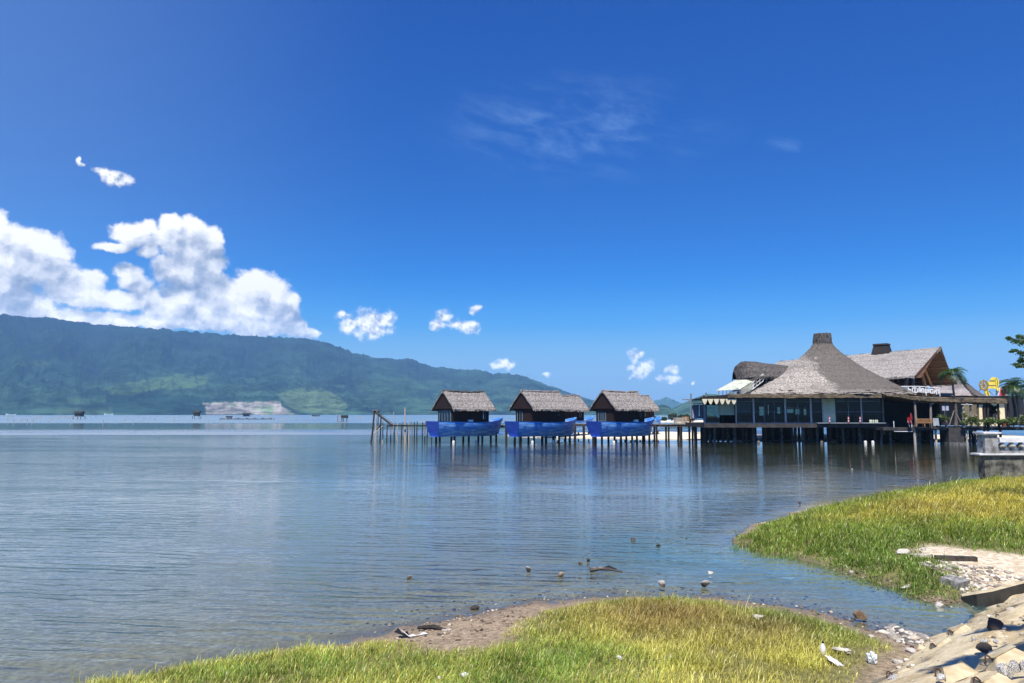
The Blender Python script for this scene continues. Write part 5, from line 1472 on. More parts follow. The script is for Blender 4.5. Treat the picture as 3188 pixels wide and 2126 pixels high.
# ================================================================ far lake: fishing huts, rafts, stakes
def float_hut(label, px, py, w, h, mat, legs=True):
    p = G(px, py); p.z = 0
    t = thing('fishing_hut', label, 'fishing hut', p, r.uniform(-.3, .3), 'fishing huts out on the lake')
    d = w*.7; zb = h*.38 if legs else .3
    MB().box((0, 0, zb), (w*1.15, d*1.2, .2)).build('platform', 'grey_timber', t)
    MB().box((0, 0, zb+h*.28), (w*.8, d*.8, h*.5)).build('wall', mat, t)
    MB().prism([(-w*.55, -d*.6, zb+h*.5), (-w*.55, d*.6, zb+h*.5), (-w*.55, 0, zb+h*.78)], (w*1.1, 0, 0)).build('roof', 'black_timber' if mat != 'white_paint' else 'grey_panel', t)
    if legs:
        for sx in (-1, 1):
            for sy in (-1, 1): MB().tube([(sx*w*.5, sy*d*.5, -1.5), (sx*w*.5, sy*d*.5, zb)], .2, 6).build('stilt', 'black_timber', t)
    return t
float_hut('dark fishing hut on a low raft at the far left of the lake', 246, 1305, 6.2, 5.2, 'black_timber')
float_hut('dark fishing hut on tall thin legs left of the pale quarry face', 612, 1304, 5, 5.6, 'black_timber')
float_hut('grey green fishing hut at the left end of the long raft', 713, 1304.5, 4.4, 2.6, 'grey_panel', False)
float_hut('small dark and white fishing hut in front of the pale quarry', 767, 1297, 10, 6.5, 'black_timber', False)
rf = thing('raft', 'long low dark raft floating below the pale quarry', 'raft', G(769, 1305.5)); 
L_ = (G(851, 1305.5)-G(687, 1305.5)).length
MB().box((0, 0, .25), (L_, 5, .5)).build('pontoon', 'black_timber', rf)
for k in range(7): MB().box((-L_*.46+L_*.92*k/6, -1.5, .8), (L_*.03, 1.5, .9)).build('barrel', 'steel_blue', rf)
fr3 = thing('net_frame', 'open square net frame of thin poles with a dark box, left of the jetty stair', 'net frame', G(1066, 1314)); o_ = Vector(fr3.location)
for px in (1051, 1063, 1068, 1080):
    MB().tube([W(px, 1293, o_.y)-o_, W(px, 1317, o_.y)-o_], .22, 6).build('pole', 'grey_timber', fr3)
for y in (1295, 1313): MB().beam(W(1049, y, o_.y)-o_, W(1081, y, o_.y)-o_, .25).build('crossbar', 'grey_timber', fr3)
MB().box(W(1073, 1297, o_.y)-o_, (3.0, 2, 1.4)).build('hut_box', 'black_timber', fr3)
for lab, px, py, L in [('white boat far out at the left edge of the lake', 34, 1293, 26), ('white boat below the pale field on the far shore', 338, 1292.6, 28), ('white boat near the right end of the quarry shore', 824, 1295, 12), ('dark boat near the far shore right of the quarry', 984, 1296, 14)]:
    small_boat('fishing_boat', lab, px, py, L, 'white_paint' if 'white' in lab else 'black_timber', R(r.uniform(-8, 8)), 'boats near the far shore')
# the white house above the far shore and the masts on the ridge
hp = ray(331, 1237); 
t_ = thing('white_house', 'tiny white house high on the green slope above the far shore', 'house', W(331, 1238, 2950))
MB().box((0, 0, 6), (16, 12, 20)).build('wall', 'white_paint', t_); MB().box((0, 0, 17), (18, 14, 3), taper=.6).build('roof', 'grey_panel', t_)
for k, (px, py, h, lab) in enumerate([(1641, 1180, 45, 'leftmost lattice mast on the sloping ridge right of the mountain'), (1650, 1181, 45, 'second lattice mast from the left on the sloping ridge'), (1663, 1186, 42, 'third lattice mast from the left on the sloping ridge'), (1716, 1206, 40, 'lone lattice mast lowest down the sloping ridge')]):
    A_, E_ = ray_ae(px, py); D_ = 5000.; p = Vector((D_*math.sin(A_), D_*math.cos(A_), EYE + D_*math.tan(E_)-6))
    t_ = thing('lattice_mast', lab, 'power mast', p, 0, 'power masts on the mountain ridge')
    mb = MB()
    for sx in (-1, 1):
        for sy in (-1, 1): mb.beam((sx*4, sy*4, 0), (sx*.6, sy*.6, h), 1.0)
    mb.build('tower', 'grey_metal', t_)
    for q in (.72, .86): MB().beam((-8, 0, h*q), (8, 0, h*q), .8).build('cross_arm', 'grey_metal', t_)
# oyster stakes
sx, sy, sh = [], [], []
st_proto = None; cnt = 0
rs = np.random.default_rng(77)
for k in range(170):
    px = rs.choice([rs.uniform(5, 240), rs.uniform(5, 1130), rs.uniform(560, 1130)]); py = 1297.5 + 19*rs.random()**1.6
    p = G(px, py); h = rs.uniform(.7, 1.9)*(.6+p.y/900)
    if st_proto is None:
        st_proto = MB().tube([(0, 0, -1.5), (.03, 0, .5), (0, 0, 1.0)], [.10, .10, .08], 5).build('oyster_stake', 'pale_timber'); o = st_proto
        tag(o, 'pale oyster stake standing in the far shallows among many alike', 'stake', 'oyster stakes across the far shallows')
    else:
        o = st_proto.copy(); COL.objects.link(o)
    o.location = p; o.scale = (1.2+p.y/500, 1.2+p.y/500, h*.8); o.rotation_euler = (rs.normal(0, .05), rs.normal(0, .05), 0)

# ================================================================ leaves
def leaf_cloud(name, mat, parent, pts, size, seed, flat=0.5, tint=None):
    """small leaf faces round the given points (n,3), each with its own tilt"""
    rr = np.random.default_rng(seed); n_ = len(pts)
    a = rr.normal(0, 1, (n_, 3)); a[:, 2] *= flat; a /= np.linalg.norm(a, axis=1)[:, None]
    b = rr.normal(0, 1, (n_, 3)); b[:, 2] *= flat; b -= a*(a*b).sum(1)[:, None]; b /= np.linalg.norm(b, axis=1)[:, None]
    s = size*rr.uniform(.6, 1.3, (n_, 1))
    V = np.stack([pts - a*s, pts - b*s*.45, pts + a*s, pts + b*s*.45], 1).reshape(-1, 3)
    q = np.arange(n_*4).reshape(-1, 4)
    o = np_mesh(name, V, [q], mat); o.parent = parent
    t = rr.random(n_) if tint is None else np.clip(tint + rr.normal(0, .22, n_), 0, 1)
    vfloat(o, 'tint', np.repeat(t, 4))
    return o
def blob_pts(c, rad, n_, rr, shell=.55):
    d = rr.normal(0, 1, (n_, 3)); d /= np.linalg.norm(d, axis=1)[:, None]
    k = (shell + (1-shell)*rr.random((n_, 1)))*rr.uniform(.7, 1.1, (n_, 1))
    return np.array(c) + d*k*np.array(rad)

def far_tree(label, px, py, hpx, wpx, seed, Y=360.):
    rr = np.random.default_rng(seed)
    base = W(px, py, Y); base.z = 0
    h = hpx/F*Y; w = wpx/F*Y
    t = thing('bushy_tree', label, 'tree', base, 0, 'trees on the far spit')
    MB().tube([(0, 0, -.5), (rr.normal(0, .2), 0, h*.35), (0, 0, h*.7)], [.35, .28, .12], 6).build('trunk', 'bark', t)
    P = []
    for k in range(9):
        c = (rr.uniform(-.36, .36)*w, rr.uniform(-.3, .3)*w, h*rr.uniform(.30, .82)); rd = w*rr.uniform(.16, .30)
        P.append(blob_pts(c, (rd, rd, rd*.75), 190, rr))
    P = np.concatenate(P); P[:, 2] = np.clip(P[:, 2], .1, h*1.02)
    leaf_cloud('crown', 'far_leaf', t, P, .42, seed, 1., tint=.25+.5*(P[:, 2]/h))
for k, (px, h, w, lab) in enumerate([(2048, 18, 26, 'low bushy tree at the left end of the far tree line'), (2068, 15, 26, 'low bush second from the left in the far tree line'), (2091, 31, 26, 'tallest dark round tree of the far tree line'), (2112, 22, 20, 'bushy tree just right of the tallest tree of the far line'),
        (2126, 24, 20, 'slim dark tree in the middle of the far tree line'), (2142, 27, 26, 'bushy tree close to the lilac sheets'), (2160, 29, 26, 'bushy tree half behind the lilac sheets'), (2118, 13, 40, 'low broad bush in front of the far tree line'), (2215, 20, 40, 'dark tree seen through the glass of the awning bay'), (2350, 17, 40, 'low tree seen through the rear openings of the pavilion')]):
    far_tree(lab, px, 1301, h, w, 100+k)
fsp = MB(); rows = []
for k in range(41):
    px = 2030+k*8; p = W(px, 1302, 352); rows.append([(p.x, 345+2*math.sin(k), -.3), (p.x, 350, .55+.2*math.sin(k*2.1)), (p.x, 380, .7), (p.x, 400, -.3)])
fsp.grid(rows); tag(fsp.build('far_spit', 'ground_soil'), kind='structure')
vfloat(bpy.data.objects['far_spit'], 'spit', np.ones(len(bpy.data.objects['far_spit'].data.vertices)))

# ================================================================ palms
def palm(label, base, top, crown_r, seed, lean_up=.5, nfr=16, props=(), trunk_r=.20):
    rr = np.random.default_rng(seed)
    base = Vector(base); top = Vector(top)
    t = thing('palm_tree', label, 'palm tree', base, 0, 'palm trees on the veranda')
    v = top-base; pts = [v*(k/10) + Vector((.12*math.sin(k*.6), .08*math.cos(k*.5), 0)) for k in range(11)]
    MB().tube(pts, [trunk_r*(1.25 if k == 0 else 1-.045*k)*(1+.05*(k % 2)) for k in range(11)], 9).build('trunk', 'palm_trunk', t)
    c = pts[-1]; V = []; Fq = []; T = []
    for k in range(nfr):
        az_ = 2*math.pi*k/nfr*1.0 + rr.normal(0, .25); up = lean_up*rr.uniform(.25, 1.6) if k % 3 else rr.uniform(.9, 1.5)
        L = crown_r*rr.uniform(.8, 1.15); d = Vector((math.cos(az_), math.sin(az_), 0))
        pr = None; p = c.copy(); e = up; ns = 14
        for q in range(ns):
            u = q/ns
            dirv_ = (d*math.cos(e) + Vector((0, 0, 1))*math.sin(e)); p2_ = p + dirv_*(L/ns)
            side = dirv_.cross(Vector((0, 0, 1))); side = side.normalized() if side.length > .05 else Vector((-d.y, d.x, 0))
            ll = L*.38*math.sin(math.pi*(.12+.86*u))*rr.uniform(.8, 1.1)
            for s in (-1, 1):
                tip = p + side*s*ll*.75 + dirv_*ll*.65 + Vector((0, 0, -ll*.28*(1-math.sin(max(e, 0)))))
                i = len(V); w = dirv_*(L/ns)*.80
                V += [tuple(p), tuple(p+w), tuple(tip)]; Fq.append((i, i+1, i+2)); T += [rr.random()*.6+.25*math.sin(max(0, e))]*3
            i = len(V); V += [tuple(p-side*.02), tuple(p+side*.02), tuple(p2_)]; Fq.append((i, i+1, i+2)); T += [.8]*3
            p = p2_; e -= (.13+.10*u)*rr.uniform(.7, 1.3)
    o = np_mesh('crown', V, [np.array(Fq)], 'palm_leaf'); o.parent = t; vfloat(o, 'tint', T)
    for (pa, pb) in props: MB().tube([Vector(pa)-base, Vector(pb)-base], .055, 6).build('prop_pole', 'grey_timber', t)
    return t
Yp = 98.3
palm('tall slim palm in front of the dark veranda, propped by three poles', W(2977, 1327, Yp), W(2966, 1166, Yp), 2.5, 3, .75, 26,
     [(W(2955, 1325, Yp-.4), W(2970, 1278, Yp)), (W(2998, 1329, Yp-.5), W(2973, 1279, Yp)), (W(2986, 1330, Yp+.8), W(2974, 1282, Yp))], .19)
Yq = 99.5
palm('dark palm left of the pair beside the red and white board', W(3161, 1322, Yq), W(3152, 1207, Yq), 2.6, 5, .45, 26, [], .22)
palm('dark palm right of the pair at the photo edge, propped by poles', W(3176, 1322, Yq-1), W(3163, 1206, Yq-1), 2.7, 8, .5, 26, [(W(3185, 1322, Yq-1.5), W(3172, 1283, Yq-1)), (W(3196, 1322, Yq-1), W(3173, 1281, Yq-1))], .22)

# ================================================================ veranda furniture and plants
rb = np.random.default_rng(19)
def shrub(label, px, py, w, h, seed, Y=97.6, pot=None, mat='shrub_leaf', name='potted_shrub', n_=520):
    rr = np.random.default_rng(seed)
    base = W(px, py, Y)
    t = thing(name, label, 'plant', base, 0, 'shrubs along the veranda edge')
    z0 = 0
    if pot:
        MB().lathe([(.22, 0), (.34, .42), (.37, .45), (.30, .44)], (0, 0, 0), 14).build('pot', pot, t); z0 = .4
    mb = MB()
    for k in range(5): mb.tube([(0, 0, z0), (rr.normal(0, w*.15), rr.normal(0, w*.1), z0+h*.6)], [.03, .015], 5)
    mb.build('stem', 'bark', t)
    P = np.concatenate([blob_pts((rr.uniform(-.38, .38)*w, rr.uniform(-.25, .25)*w, z0+h*rr.uniform(.3, .8)), (w*.2, w*.2, h*.26), n_//8, rr, .3) for _ in range(8)])
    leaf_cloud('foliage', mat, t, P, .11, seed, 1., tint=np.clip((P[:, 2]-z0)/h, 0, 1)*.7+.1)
shr = [(3010, 1326, 1.7, 1.0, 'low green shrub first to the right of the propped palm'), (3025, 1322, 1.9, 1.9, 'tall palm like shrub with spreading fronds left of the cream house'), (3048, 1327, 1.7, 1.0, 'low yellow green shrub third from the propped palm'), (3064, 1327, 1.6, 1.1, 'low shrub in front of the cream wall, left of the window'),
       (3081, 1327, 1.8, 1.1, 'low shrub in front of the middle of the cream wall'), (3098, 1327, 1.8, 1.2, 'low shrub in front of the right end of the cream wall'), (3113, 1328, 1.7, 1.0, 'low shrub just left of the orange pot'), (3138, 1329, 1.8, 1.1, 'bright low shrub right of the orange pot'), (3156, 1329, 1.6, 1.4, 'shrub at the feet of the palm pair'), (3176, 1329, 1.8, 1.5, 'shrub at the right photo edge under the palms')]
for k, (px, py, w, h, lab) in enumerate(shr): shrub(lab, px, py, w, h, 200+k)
for k, (px, h, lab) in enumerate([(3085, 3.0, 'dark small tree standing before the cream wall'), (3072, 2.2, 'thin dark sapling left of the small tree before the cream wall')]):
    base = W(px, 1322, 100.5); t = thing('small_tree', lab, 'tree', base, 0, 'saplings before the cream house'); rr = np.random.default_rng(400+k)
    MB().tube([(0, 0, 0), (.1, 0, h*.4), (-.05, 0, h*.8)], [.07, .06, .03], 6).build('trunk', 'bark', t)
    MB().tube([(.05, 0, h*.25), (.5, 0, h*.6)], [.05, .03], 6).build('limb', 'bark', t)
    P = np.concatenate([blob_pts((rr.uniform(-.5, .8), rr.uniform(-.5, .5), h*rr.uniform(.55, .9)), (.45, .45, .35), 90, rr, .2) for _ in range(9)])
    leaf_cloud('crown', 'far_leaf', t, P, .13, 410+k, 1.)
shrub('spiky pale potted plant on the veranda edge beside the bench', 2938, 1322, 1.6, 1.0, 230, pot='dark_slab')
shrub('orange potted plant among the shrubs on the right', 3125, 1327, .9, .6, 231, pot='orange_pot')
def slat_bench(label, px, py, w):
    p = W(px, py, 97.9); t = thing('garden_bench', label, 'bench', p, 0, 'tan slatted benches on the veranda')
    MB().box((0, 0, .45), (w, .5, .06)).build('seat', 'tan_timber', t)
    mb = MB(); mb.box((0, -.26, 1.0), (w, .06, .09)); mb.box((0, -.26, .55), (w, .06, .07))
    for k in range(int(w/.13)): mb.box((-w/2+.07+.13*k, -.26, .77), (.06, .04, .42))
    mb.build('backrest', 'tan_timber', t)
    for sx in (-1, 1):
        for sy in (-1, 1): MB().box((sx*(w/2-.05), sy*.22, .22+(.28 if sy < 0 else 0)), (.07, .07, .45+(.56 if sy < 0 else 0))).build('leg', 'tan_timber', t)
        MB().box((sx*(w/2-.04), 0, .68), (.07, .5, .05)).build('armrest', 'tan_timber', t)
slat_bench('tan slatted bench left of two, backing onto the water', 2863, 1328, 1.15)
slat_bench('tan slatted bench right of two, backing onto the water', 2889, 1328, 1.15)
cl_ = thing('draped_towel', 'grey blue towel hung over the rail right of the benches', 'towel', W(2914, 1310, 97.4))
mb = MB(); mb.grid([[(-.38+.09*k, -.03*math.sin(k*1.7), .35) for k in range(9)], [(-.40+.10*k, -.05-.03*math.sin(k*1.3), -.65-.05*math.sin(k)) for k in range(9)]]); mb.build('cloth', 'grey_panel', cl_)
um = thing('closed_parasol', 'closed red parasol on a pole left of the benches', 'parasol', W(2838, 1330, 98.4))
zt_ = (W(2838, 1288, 98.4)-Vector(um.location)).z
MB().tube([(0, 0, 0), (0, 0, zt_+.1)], .035, 6).build('pole', 'grey_metal', um); MB().lathe([(.05, zt_-.85), (.17, zt_-.78), (.15, zt_-.35), (.06, zt_)], (0, 0, 0), 10).build('canopy', 'red_cloth', um)
rc = thing('red_chair', 'red folding chair beside the benches under the parasol', 'chair', W(2834, 1328, 97.8))
MB().box((0, 0, .45), (.5, .5, .05)).build('seat', 'red_cloth', rc); MB().box((0, .22, .85), (.5, .06, .7)).build('backrest', 'red_cloth', rc)
for s in (-1, 1): MB().beam((s*.22, -.25, 0), (s*.22, .25, .85), .05).build('leg', 'grey_metal', rc)
for k, (px, py, lab) in enumerate([(2902, 1255, 'round white lamp hanging between the left veranda posts')]):
    t = thing('hanging_lamp', lab, 'lamp', W(px, py, 98.8)); MB().lathe([(.02, -.2), (.17, -.13), (.2, 0), (.13, .15), (.03, .2)], (0, 0, 0), 12).build('globe', 'white_paint', t); MB().tube([(0, 0, .18), (0, 0, .75)], .015, 5).build('cord', 'black_timber', t)
fan = thing('ceiling_fan', 'white bladed fan fixed across two veranda posts', 'fan', W(3010, 1259, 98.0))
MB().lathe([(.12, -.1), (.16, 0), (.1, .12)], (0, 0, 0), 12).build('motor', 'grey_metal', fan)
for s in (-1, 1): MB().box((s*.4, 0, .0), (.62, .16, .04), rx=.2).build('blade', 'white_paint', fan)
for px, lab in [(2937, 'pale menu board left of the third veranda post'), (2949, 'pale menu board right of the third veranda post')]:
    t = thing('menu_board', lab, 'board', W(px, 1271, 98.0), 0, 'menu boards on the veranda post'); MB().box((0, 0, 0), (.38, .04, .62)).build('panel', 'grey_metal', t); MB().box((0, -.025, 0), (.30, .01, .54)).build('sheet', 'lilac_sheet', t)
# banister posts of the pavilion deck
for px, lab in [(2583, 'left red and white candy post on the pavilion deck'), (2642, 'middle red and white candy post on the pavilion deck'), (2678, 'right red and white candy post on the pavilion deck')]:
    b = W(px, 1316, 99.9); t = thing('striped_post', lab, 'post', b, 0, 'striped posts on the pavilion deck')
    for k in range(5): MB().tube([(0, 0, .17*k), (0, 0, .17*(k+1)-.004)], .09, 10).build('band', 'white_paint' if k % 2 else 'red_sign', t)
for k, px in enumerate([2709, 2713, 2719, 2726, 2731]):
    b = W(px, 1316, 100.2); o = thing('glass_jar', ['leftmost pale jar on the sill in the right pavilion bay', 'second pale jar from the left on the pavilion sill', 'middle pale jar on the pavilion sill', 'fourth pale jar from the left on the pavilion sill', 'rightmost pale jar on the pavilion sill'][k], 'jar', b, 0, 'jars on the pavilion sill')
    MB().lathe([(.11, 0), (.13, .25), (.07, .34), (.07, .42)], (0, 0, 0), 10).build('body', 'canopy_sheet', o)

# ================================================================ balustrade on the right bank
bal = thing('balustrade', 'weathered grey balustrade with square pillar and bulging balusters at the right edge', 'balustrade', G(3080, 1494, .35))
BO = Vector(bal.location); YB_ = BO.y
def bp_(px, py, dy=0): return W(px, py, YB_+dy) - BO
X0 = bp_(3066, 1450).x; X1 = X0 + 14
zt = bp_(3066, 1416).z
mw = MB()
rows = []
for k in range(15): rows.append([(X0+(X1-X0)*k/14, .0+rng.normal(0, .006), z) for z in np.linspace(-.6, zt-.02, 8)])
mw.grid(rows); mw.box(((X0+X1)/2, .32, (zt-.62)/2), (X1-X0-.01, .58, zt+.55)); mw.build('base_wall', 'mould_wall', bal)
MB().box(((X0-.35+X1)/2, .28, zt+.035), (X1-X0+.35, .86, .085)).build('coping', 'pale_coping', bal)
pw = bp_(3107, 1400).x - bp_(3064, 1400).x; pc = (bp_(3107, 1400).x+bp_(3064, 1400).x)/2; zp = bp_(3080, 1354).z
MB().box((pc, .28, (zt+.08+zp)/2), (pw*.96, pw*.96, zp-zt-.08), taper=.95).build('pillar', 'balustrade_plaster', bal)
cpm = MB(); cpm.box((pc, .28, zp+.03), (pw*1.04, pw*1.04, .07)); cpm.box((pc, .28, zp+.12), (pw*1.30, pw*1.30, .09)); cpm.build('pillar_cap', 'pale_coping', bal)
zr = bp_(3140, 1377).z
MB().box((pc+pw*.5+5, .28, zr+.13), (10, .46, .26)).build('top_rail', 'pale_coping', bal)
MB().box((pc+pw*.5+5, .28, zt+.15), (10, .40, .14)).build('bottom_rail', 'balustrade_plaster', bal)
for k in range(9):
    h = zr-zt-.22; x = pc+pw*.5+.42+.52*k
    MB().lathe([(.10, 0), (.12, .03), (.09, h*.12), (.20, h*.38), (.235, h*.52), (.19, h*.70), (.09, h*.90), (.12, h*.97), (.11, h)], (x, .28, zt+.22), 16).build('baluster', 'balustrade_plaster', bal, smooth=True)

# ================================================================ embankment, wing wall
EU, EM = EMB_U, EMB_M
EO = Vector((EMB_T.x, EMB_T.y, 0))
SLOPE = 0.46
def ep(a, d, off=0.0):
    nrm = Vector((-EM.x*SLOPE, -EM.y*SLOPE, 1)).normalized()
    p = EO + EU*a + EM*d; p.z = SLOPE*d + .02
    return p + nrm*off
AV = np.arange(-9, 14, .10); DV = np.concatenate([[-.5, -.25, -.1], np.arange(0, 7.5, .10), [9, 14]])
AA, DD = np.meshgrid(AV, DV)
lump = (fbm(AA*.9+3, DD*.9, 4)-.5)*.16 + (fbm(AA*4, DD*4, 4)-.5)*.06
stepb = .05*np.tanh(6*np.sin(DD*2.1+.6*np.sin(AA*.3)))        # casting courses
ZE = SLOPE*np.minimum(DD, 8) + .02 + lump*np.clip(DD+.5, 0, 1) + stepb*np.clip(DD, 0, 1)
ZE = np.where(DD < -.2, -.6, ZE)
wobd = np.where(DD < .3, (fbm(AA*2.2, DD*0+4, 4)-.5)*.35, 0)
XE = EO.x + EU.x*AA + EM.x*(DD+wobd); YE = EO.y + EU.y*AA + EM.y*(DD+wobd)
ii = np.arange(AA.size).reshape(AA.shape); qf = np.stack([ii[:-1, :-1], ii[:-1, 1:], ii[1:, 1:], ii[1:, :-1]], -1).reshape(-1, 4)[:, ::-1]
m, n = new_mat('embankment_concrete')
g_ = n.add('ShaderNodeNewGeometry'); pos = g_.outputs['Position']
al = n.vmath('DOT_PRODUCT', pos, tuple(EU)); ac_ = n.vmath('DOT_PRODUCT', pos, tuple(EM))
pv2 = n.add('ShaderNodeCombineXYZ', {0: n.math('MULTIPLY', al, .35), 1: ac_, 2: 0.0}).outputs[0]
n1 = n.noise(pv2, 1.6, 6, .65); n2 = n.noise(pos, 8.0, 5, .6); n3 = n.noise(pos, 40.0, 3, .6)
c = n.mix(n.smooth(n1, .35, .62), (0.36, 0.27, 0.14), (0.60, 0.50, 0.31))
c = n.mix(n.math('MULTIPLY', n.smooth(n2, .50, .68), .7), c, (0.70, 0.63, 0.46))
c = n.mix(n.math('MULTIPLY', n.smooth(n3, .60, .72), .5), c, (0.20, 0.15, 0.09))
# dark blotches along the slope courses: cast shade painted into the concrete
shade_n = n.noise(n.vmath('ADD', n.add('ShaderNodeCombineXYZ', {0: n.math('MULTIPLY', al, .42), 1: n.math('MULTIPLY', ac_, 1.1), 2: 0.0}).outputs[0], (3.7, 1.9, 0)), .9, 4, .5)
sm_ = n.math('MULTIPLY', n.smooth(shade_n, .60, .66), .7)
c = n.mix(sm_, c, (0.055, 0.048, 0.042))
c = n.mix(n.math('MULTIPLY', n.smooth(n.add('ShaderNodeSeparateXYZ', {0: pos}).outputs[2], .09, -.02), .85), c, (0.11, 0.10, 0.07))
bmp = n.add('ShaderNodeBump', {'Strength': 1, 'Distance': .03, 'Height': n.math('ADD', n2, n.math('MULTIPLY', n3, .3))})
b_ = n.add('ShaderNodeBsdfPrincipled', {'Base Color': c, 'Roughness': .92, 'Normal': bmp.outputs[0], 'Specular IOR Level': .15})
n.add('ShaderNodeOutputMaterial', {0: b_.outputs[0]})
emb = np_mesh('embankment', np.stack([XE.ravel(), YE.ravel(), ZE.ravel()], 1), [qf], 'embankment_concrete', smooth=True)
tag(emb, kind='structure')
def on_slope(px, py):
    """where the ray through px meets the embankment"""
    d = ray(px, py); o = Vector((0, 0, EYE))
    # z = SLOPE*((p-EO).EM) + .02
    k = d.z - SLOPE*(d.x*EM.x + d.y*EM.y); c0 = EYE - .02 - SLOPE*((o.x-EO.x)*EM.x + (o.y-EO.y)*EM.y)
    t = -c0/k; return o + d*t
slope_rot = Matrix((( EU.x, EM.x, 0), (EU.y, EM.y, 0), (0, 0, 1))).to_4x4()
tilt = Vector((-EM.x*SLOPE, -EM.y*SLOPE, 1)).normalized()
def slope_frame():
    z = tilt; x = EU.copy(); x = (x - z*x.dot(z)).normalized(); y = z.cross(x)
    return Matrix((x, y, z)).transposed()
SFR = slope_frame()
for k, (px, py, w, lab) in enumerate([(2985, 1970, .95, 'raised cream block with a rusty hoop in the row nearest the channel mouth'), (2935, 2012, .95, 'raised cream block in the middle of the row along the channel'), (2862, 2022, .55, 'rounded cream block at the pebbly edge of the embankment'), (2805, 2100, .95, 'raised cream block lowest on the embankment, beside the grass'),
        (2960, 2092, 1.0, 'raised cream block beside the long dark shadow, left of the white rocks'), (3120, 2050, 1.25, 'large cream block high on the embankment behind the white rocks'), (3130, 1922, .8, 'cream block farthest along the embankment near the wing wall'), (3080, 2122, .8, 'cream block cut by the bottom edge beside the white rocks')]):
    p = on_slope(px, py)
    t = thing('concrete_block', lab, 'concrete block', p, 0, 'raised blocks on the embankment')
    t.rotation_euler = SFR.to_euler()
    w *= .78; h = .17*w
    mb = MB(); rr = np.random.default_rng(k)
    b0 = [Vector(v)*w for v in ((-.62, -.12, -.08), (-.05, -.42, -.08), (.62, .10, -.08), (.05, .42, -.08))]
    t0 = [Vector(v)*w for v in ((-.30, -.03, .08), (.02, -.20, .095), (.40, .05, .08), (.0, .24, .07))]
    t0 = [v + Vector(rr.normal(0, .015, 3)) for v in t0]
    for a in range(4): mb.quad(b0[a], b0[(a+1) % 4], t0[(a+1) % 4], t0[a])
    mb.quad(*t0); o = mb.build('block', 'block_concrete', t)
    md = o.modifiers.new('edge', 'BEVEL'); md.width = .03; md.segments = 2
    bm = bmesh.new(); bm.from_mesh(o.data); bmesh.ops.remove_doubles(bm, verts=bm.verts, dist=.0005); bm.to_mesh(o.data); bm.free()
    hp = MB().tube([(-.30*w-.03+.035*math.cos(q), .0+.02*q, .03*w+.08*math.sin(q)) for q in np.linspace(0, math.pi, 8)], .010, 6).build('lifting_hoop', 'rusty_iron', t)
# wing wall at the mouth of the channel
ww_ = thing('wing_wall', 'dark stained wing wall between the gravel and the embankment', 'wall')
tp = [G(2996, 1857, .10), G(3040, 1850, .24), G(3090, 1842, .30), G(3188, 1816, .34), G(3420, 1770, .36)]
mb = MB(); n_ = len(tp); off = Vector((.10, .22, 0))
mb.grid([[p - Vector((0, 0, p.z+.35)) for p in tp], [p.copy() for p in tp]]); mb.build('face', 'wall_dark', ww_)
mb = MB(); mb.grid([[p + Vector((0, 0, .004)) for p in tp], [p + off + Vector((0, 0, .004)) for p in tp]]); mb.grid([[p + off + Vector((0, 0, .004)) for p in tp], [p + off - Vector((0, 0, p.z+.3)) for p in tp]]); mb.build('coping', 'block_concrete', ww_)

# ================================================================ stones
def stone_mesh(seed, sub=3, flat=.7, angular=.62):
    rr = np.random.default_rng(seed)
    bm = bmesh.new(); bmesh.ops.create_icosphere(bm, subdivisions=sub, radius=1.0)
    ax = [(Vector(rr.normal(0, 1, 3)).normalized(), rr.uniform(.35, .75)) for _ in range(12)]
    ph = rr.uniform(0, 9, 3)
    for v in bm.verts:
        c = v.co.copy()
        for d, k in ax:
            q = c.dot(d)
            if q > k: c -= d*(q-k)*angular*1.5
        nse = math.sin(c.x*3.1+ph[0])*math.sin(c.y*2.7+ph[1])*math.sin(c.z*3.3+ph[2])
        c *= 1 + .12*nse + rr.normal(0, .018)
        c.z *= flat
        v.co = c
    me = bpy.data.meshes.new('stone'); bm.to_mesh(me); bm.free()
    return me
def stone(label, px, py, wpx, mat, seed, z=0.0, flat=.75, grp='stones in the shallows', cat='stone', on=None, sx=1.0, rot=None, sink=.55, name='stone'):
    p = on_slope(px, py) if on == 'slope' else (on_bed(px, py) if grp == 'stones on the banks' else G(px, py, z))
    dist = (p - Vector((0, 0, EYE))).length
    s = wpx/2/F*dist
    me = stone_mesh(seed, 3, flat); me.materials.append(MATS[mat])
    o = bpy.data.objects.new(name, me); COL.objects.link(o)
    o.location = p + Vector((0, 0, s*flat*(1-sink)-0.0)); o.scale = (s*sx, s*(.8 if sx == 1 else .7), s)
    o.rotation_euler = (0, 0, rot if rot is not None else seed*1.3)
    return tag(o, label, cat, grp)
stone('small brown stone alone in the ripples, farthest left in the water', 1272, 1803, 24, 'stone_wet_tan', 1)
stone('dark upright stone with a white tip, left of the pointed brown stone', 1643, 1782, 21, 'stone_wet', 2, flat=1.2, sink=.2)
stone('pointed brown stone leaning right in the shallows', 1746, 1794, 28, 'stone_wet_tan', 3, flat=.7)
stone('flat tan stone awash beside the pale tipped one', 1806, 1754, 22, 'stone_wet_tan', 4, flat=.5)
stone('small dark stone with a pale tip right of the flat tan stone', 1830, 1750, 18, 'stone_wet', 5, flat=.9)
stone('rounded grey brown stone farthest out in the middle of the water', 1970, 1684, 24, 'stone_wet', 6, flat=.85)
stone('low dark stone just right of the rounded grey brown one', 2053, 1700, 19, 'stone_dark', 7, flat=.5)
stone('tiny dark stone nearest the tip of the right grass bank', 2137, 1677, 9, 'stone_dark', 8, flat=.6)
stone('dark wet boulder against the far edge of the near grass', 2060, 1830, 26, 'stone_wet', 9, flat=1.0, z=.02, sink=.2)
stone('squarish dark stone with a white top in the channel', 2197, 1830, 30, 'stone_wet', 10, flat=.85, sink=.15)
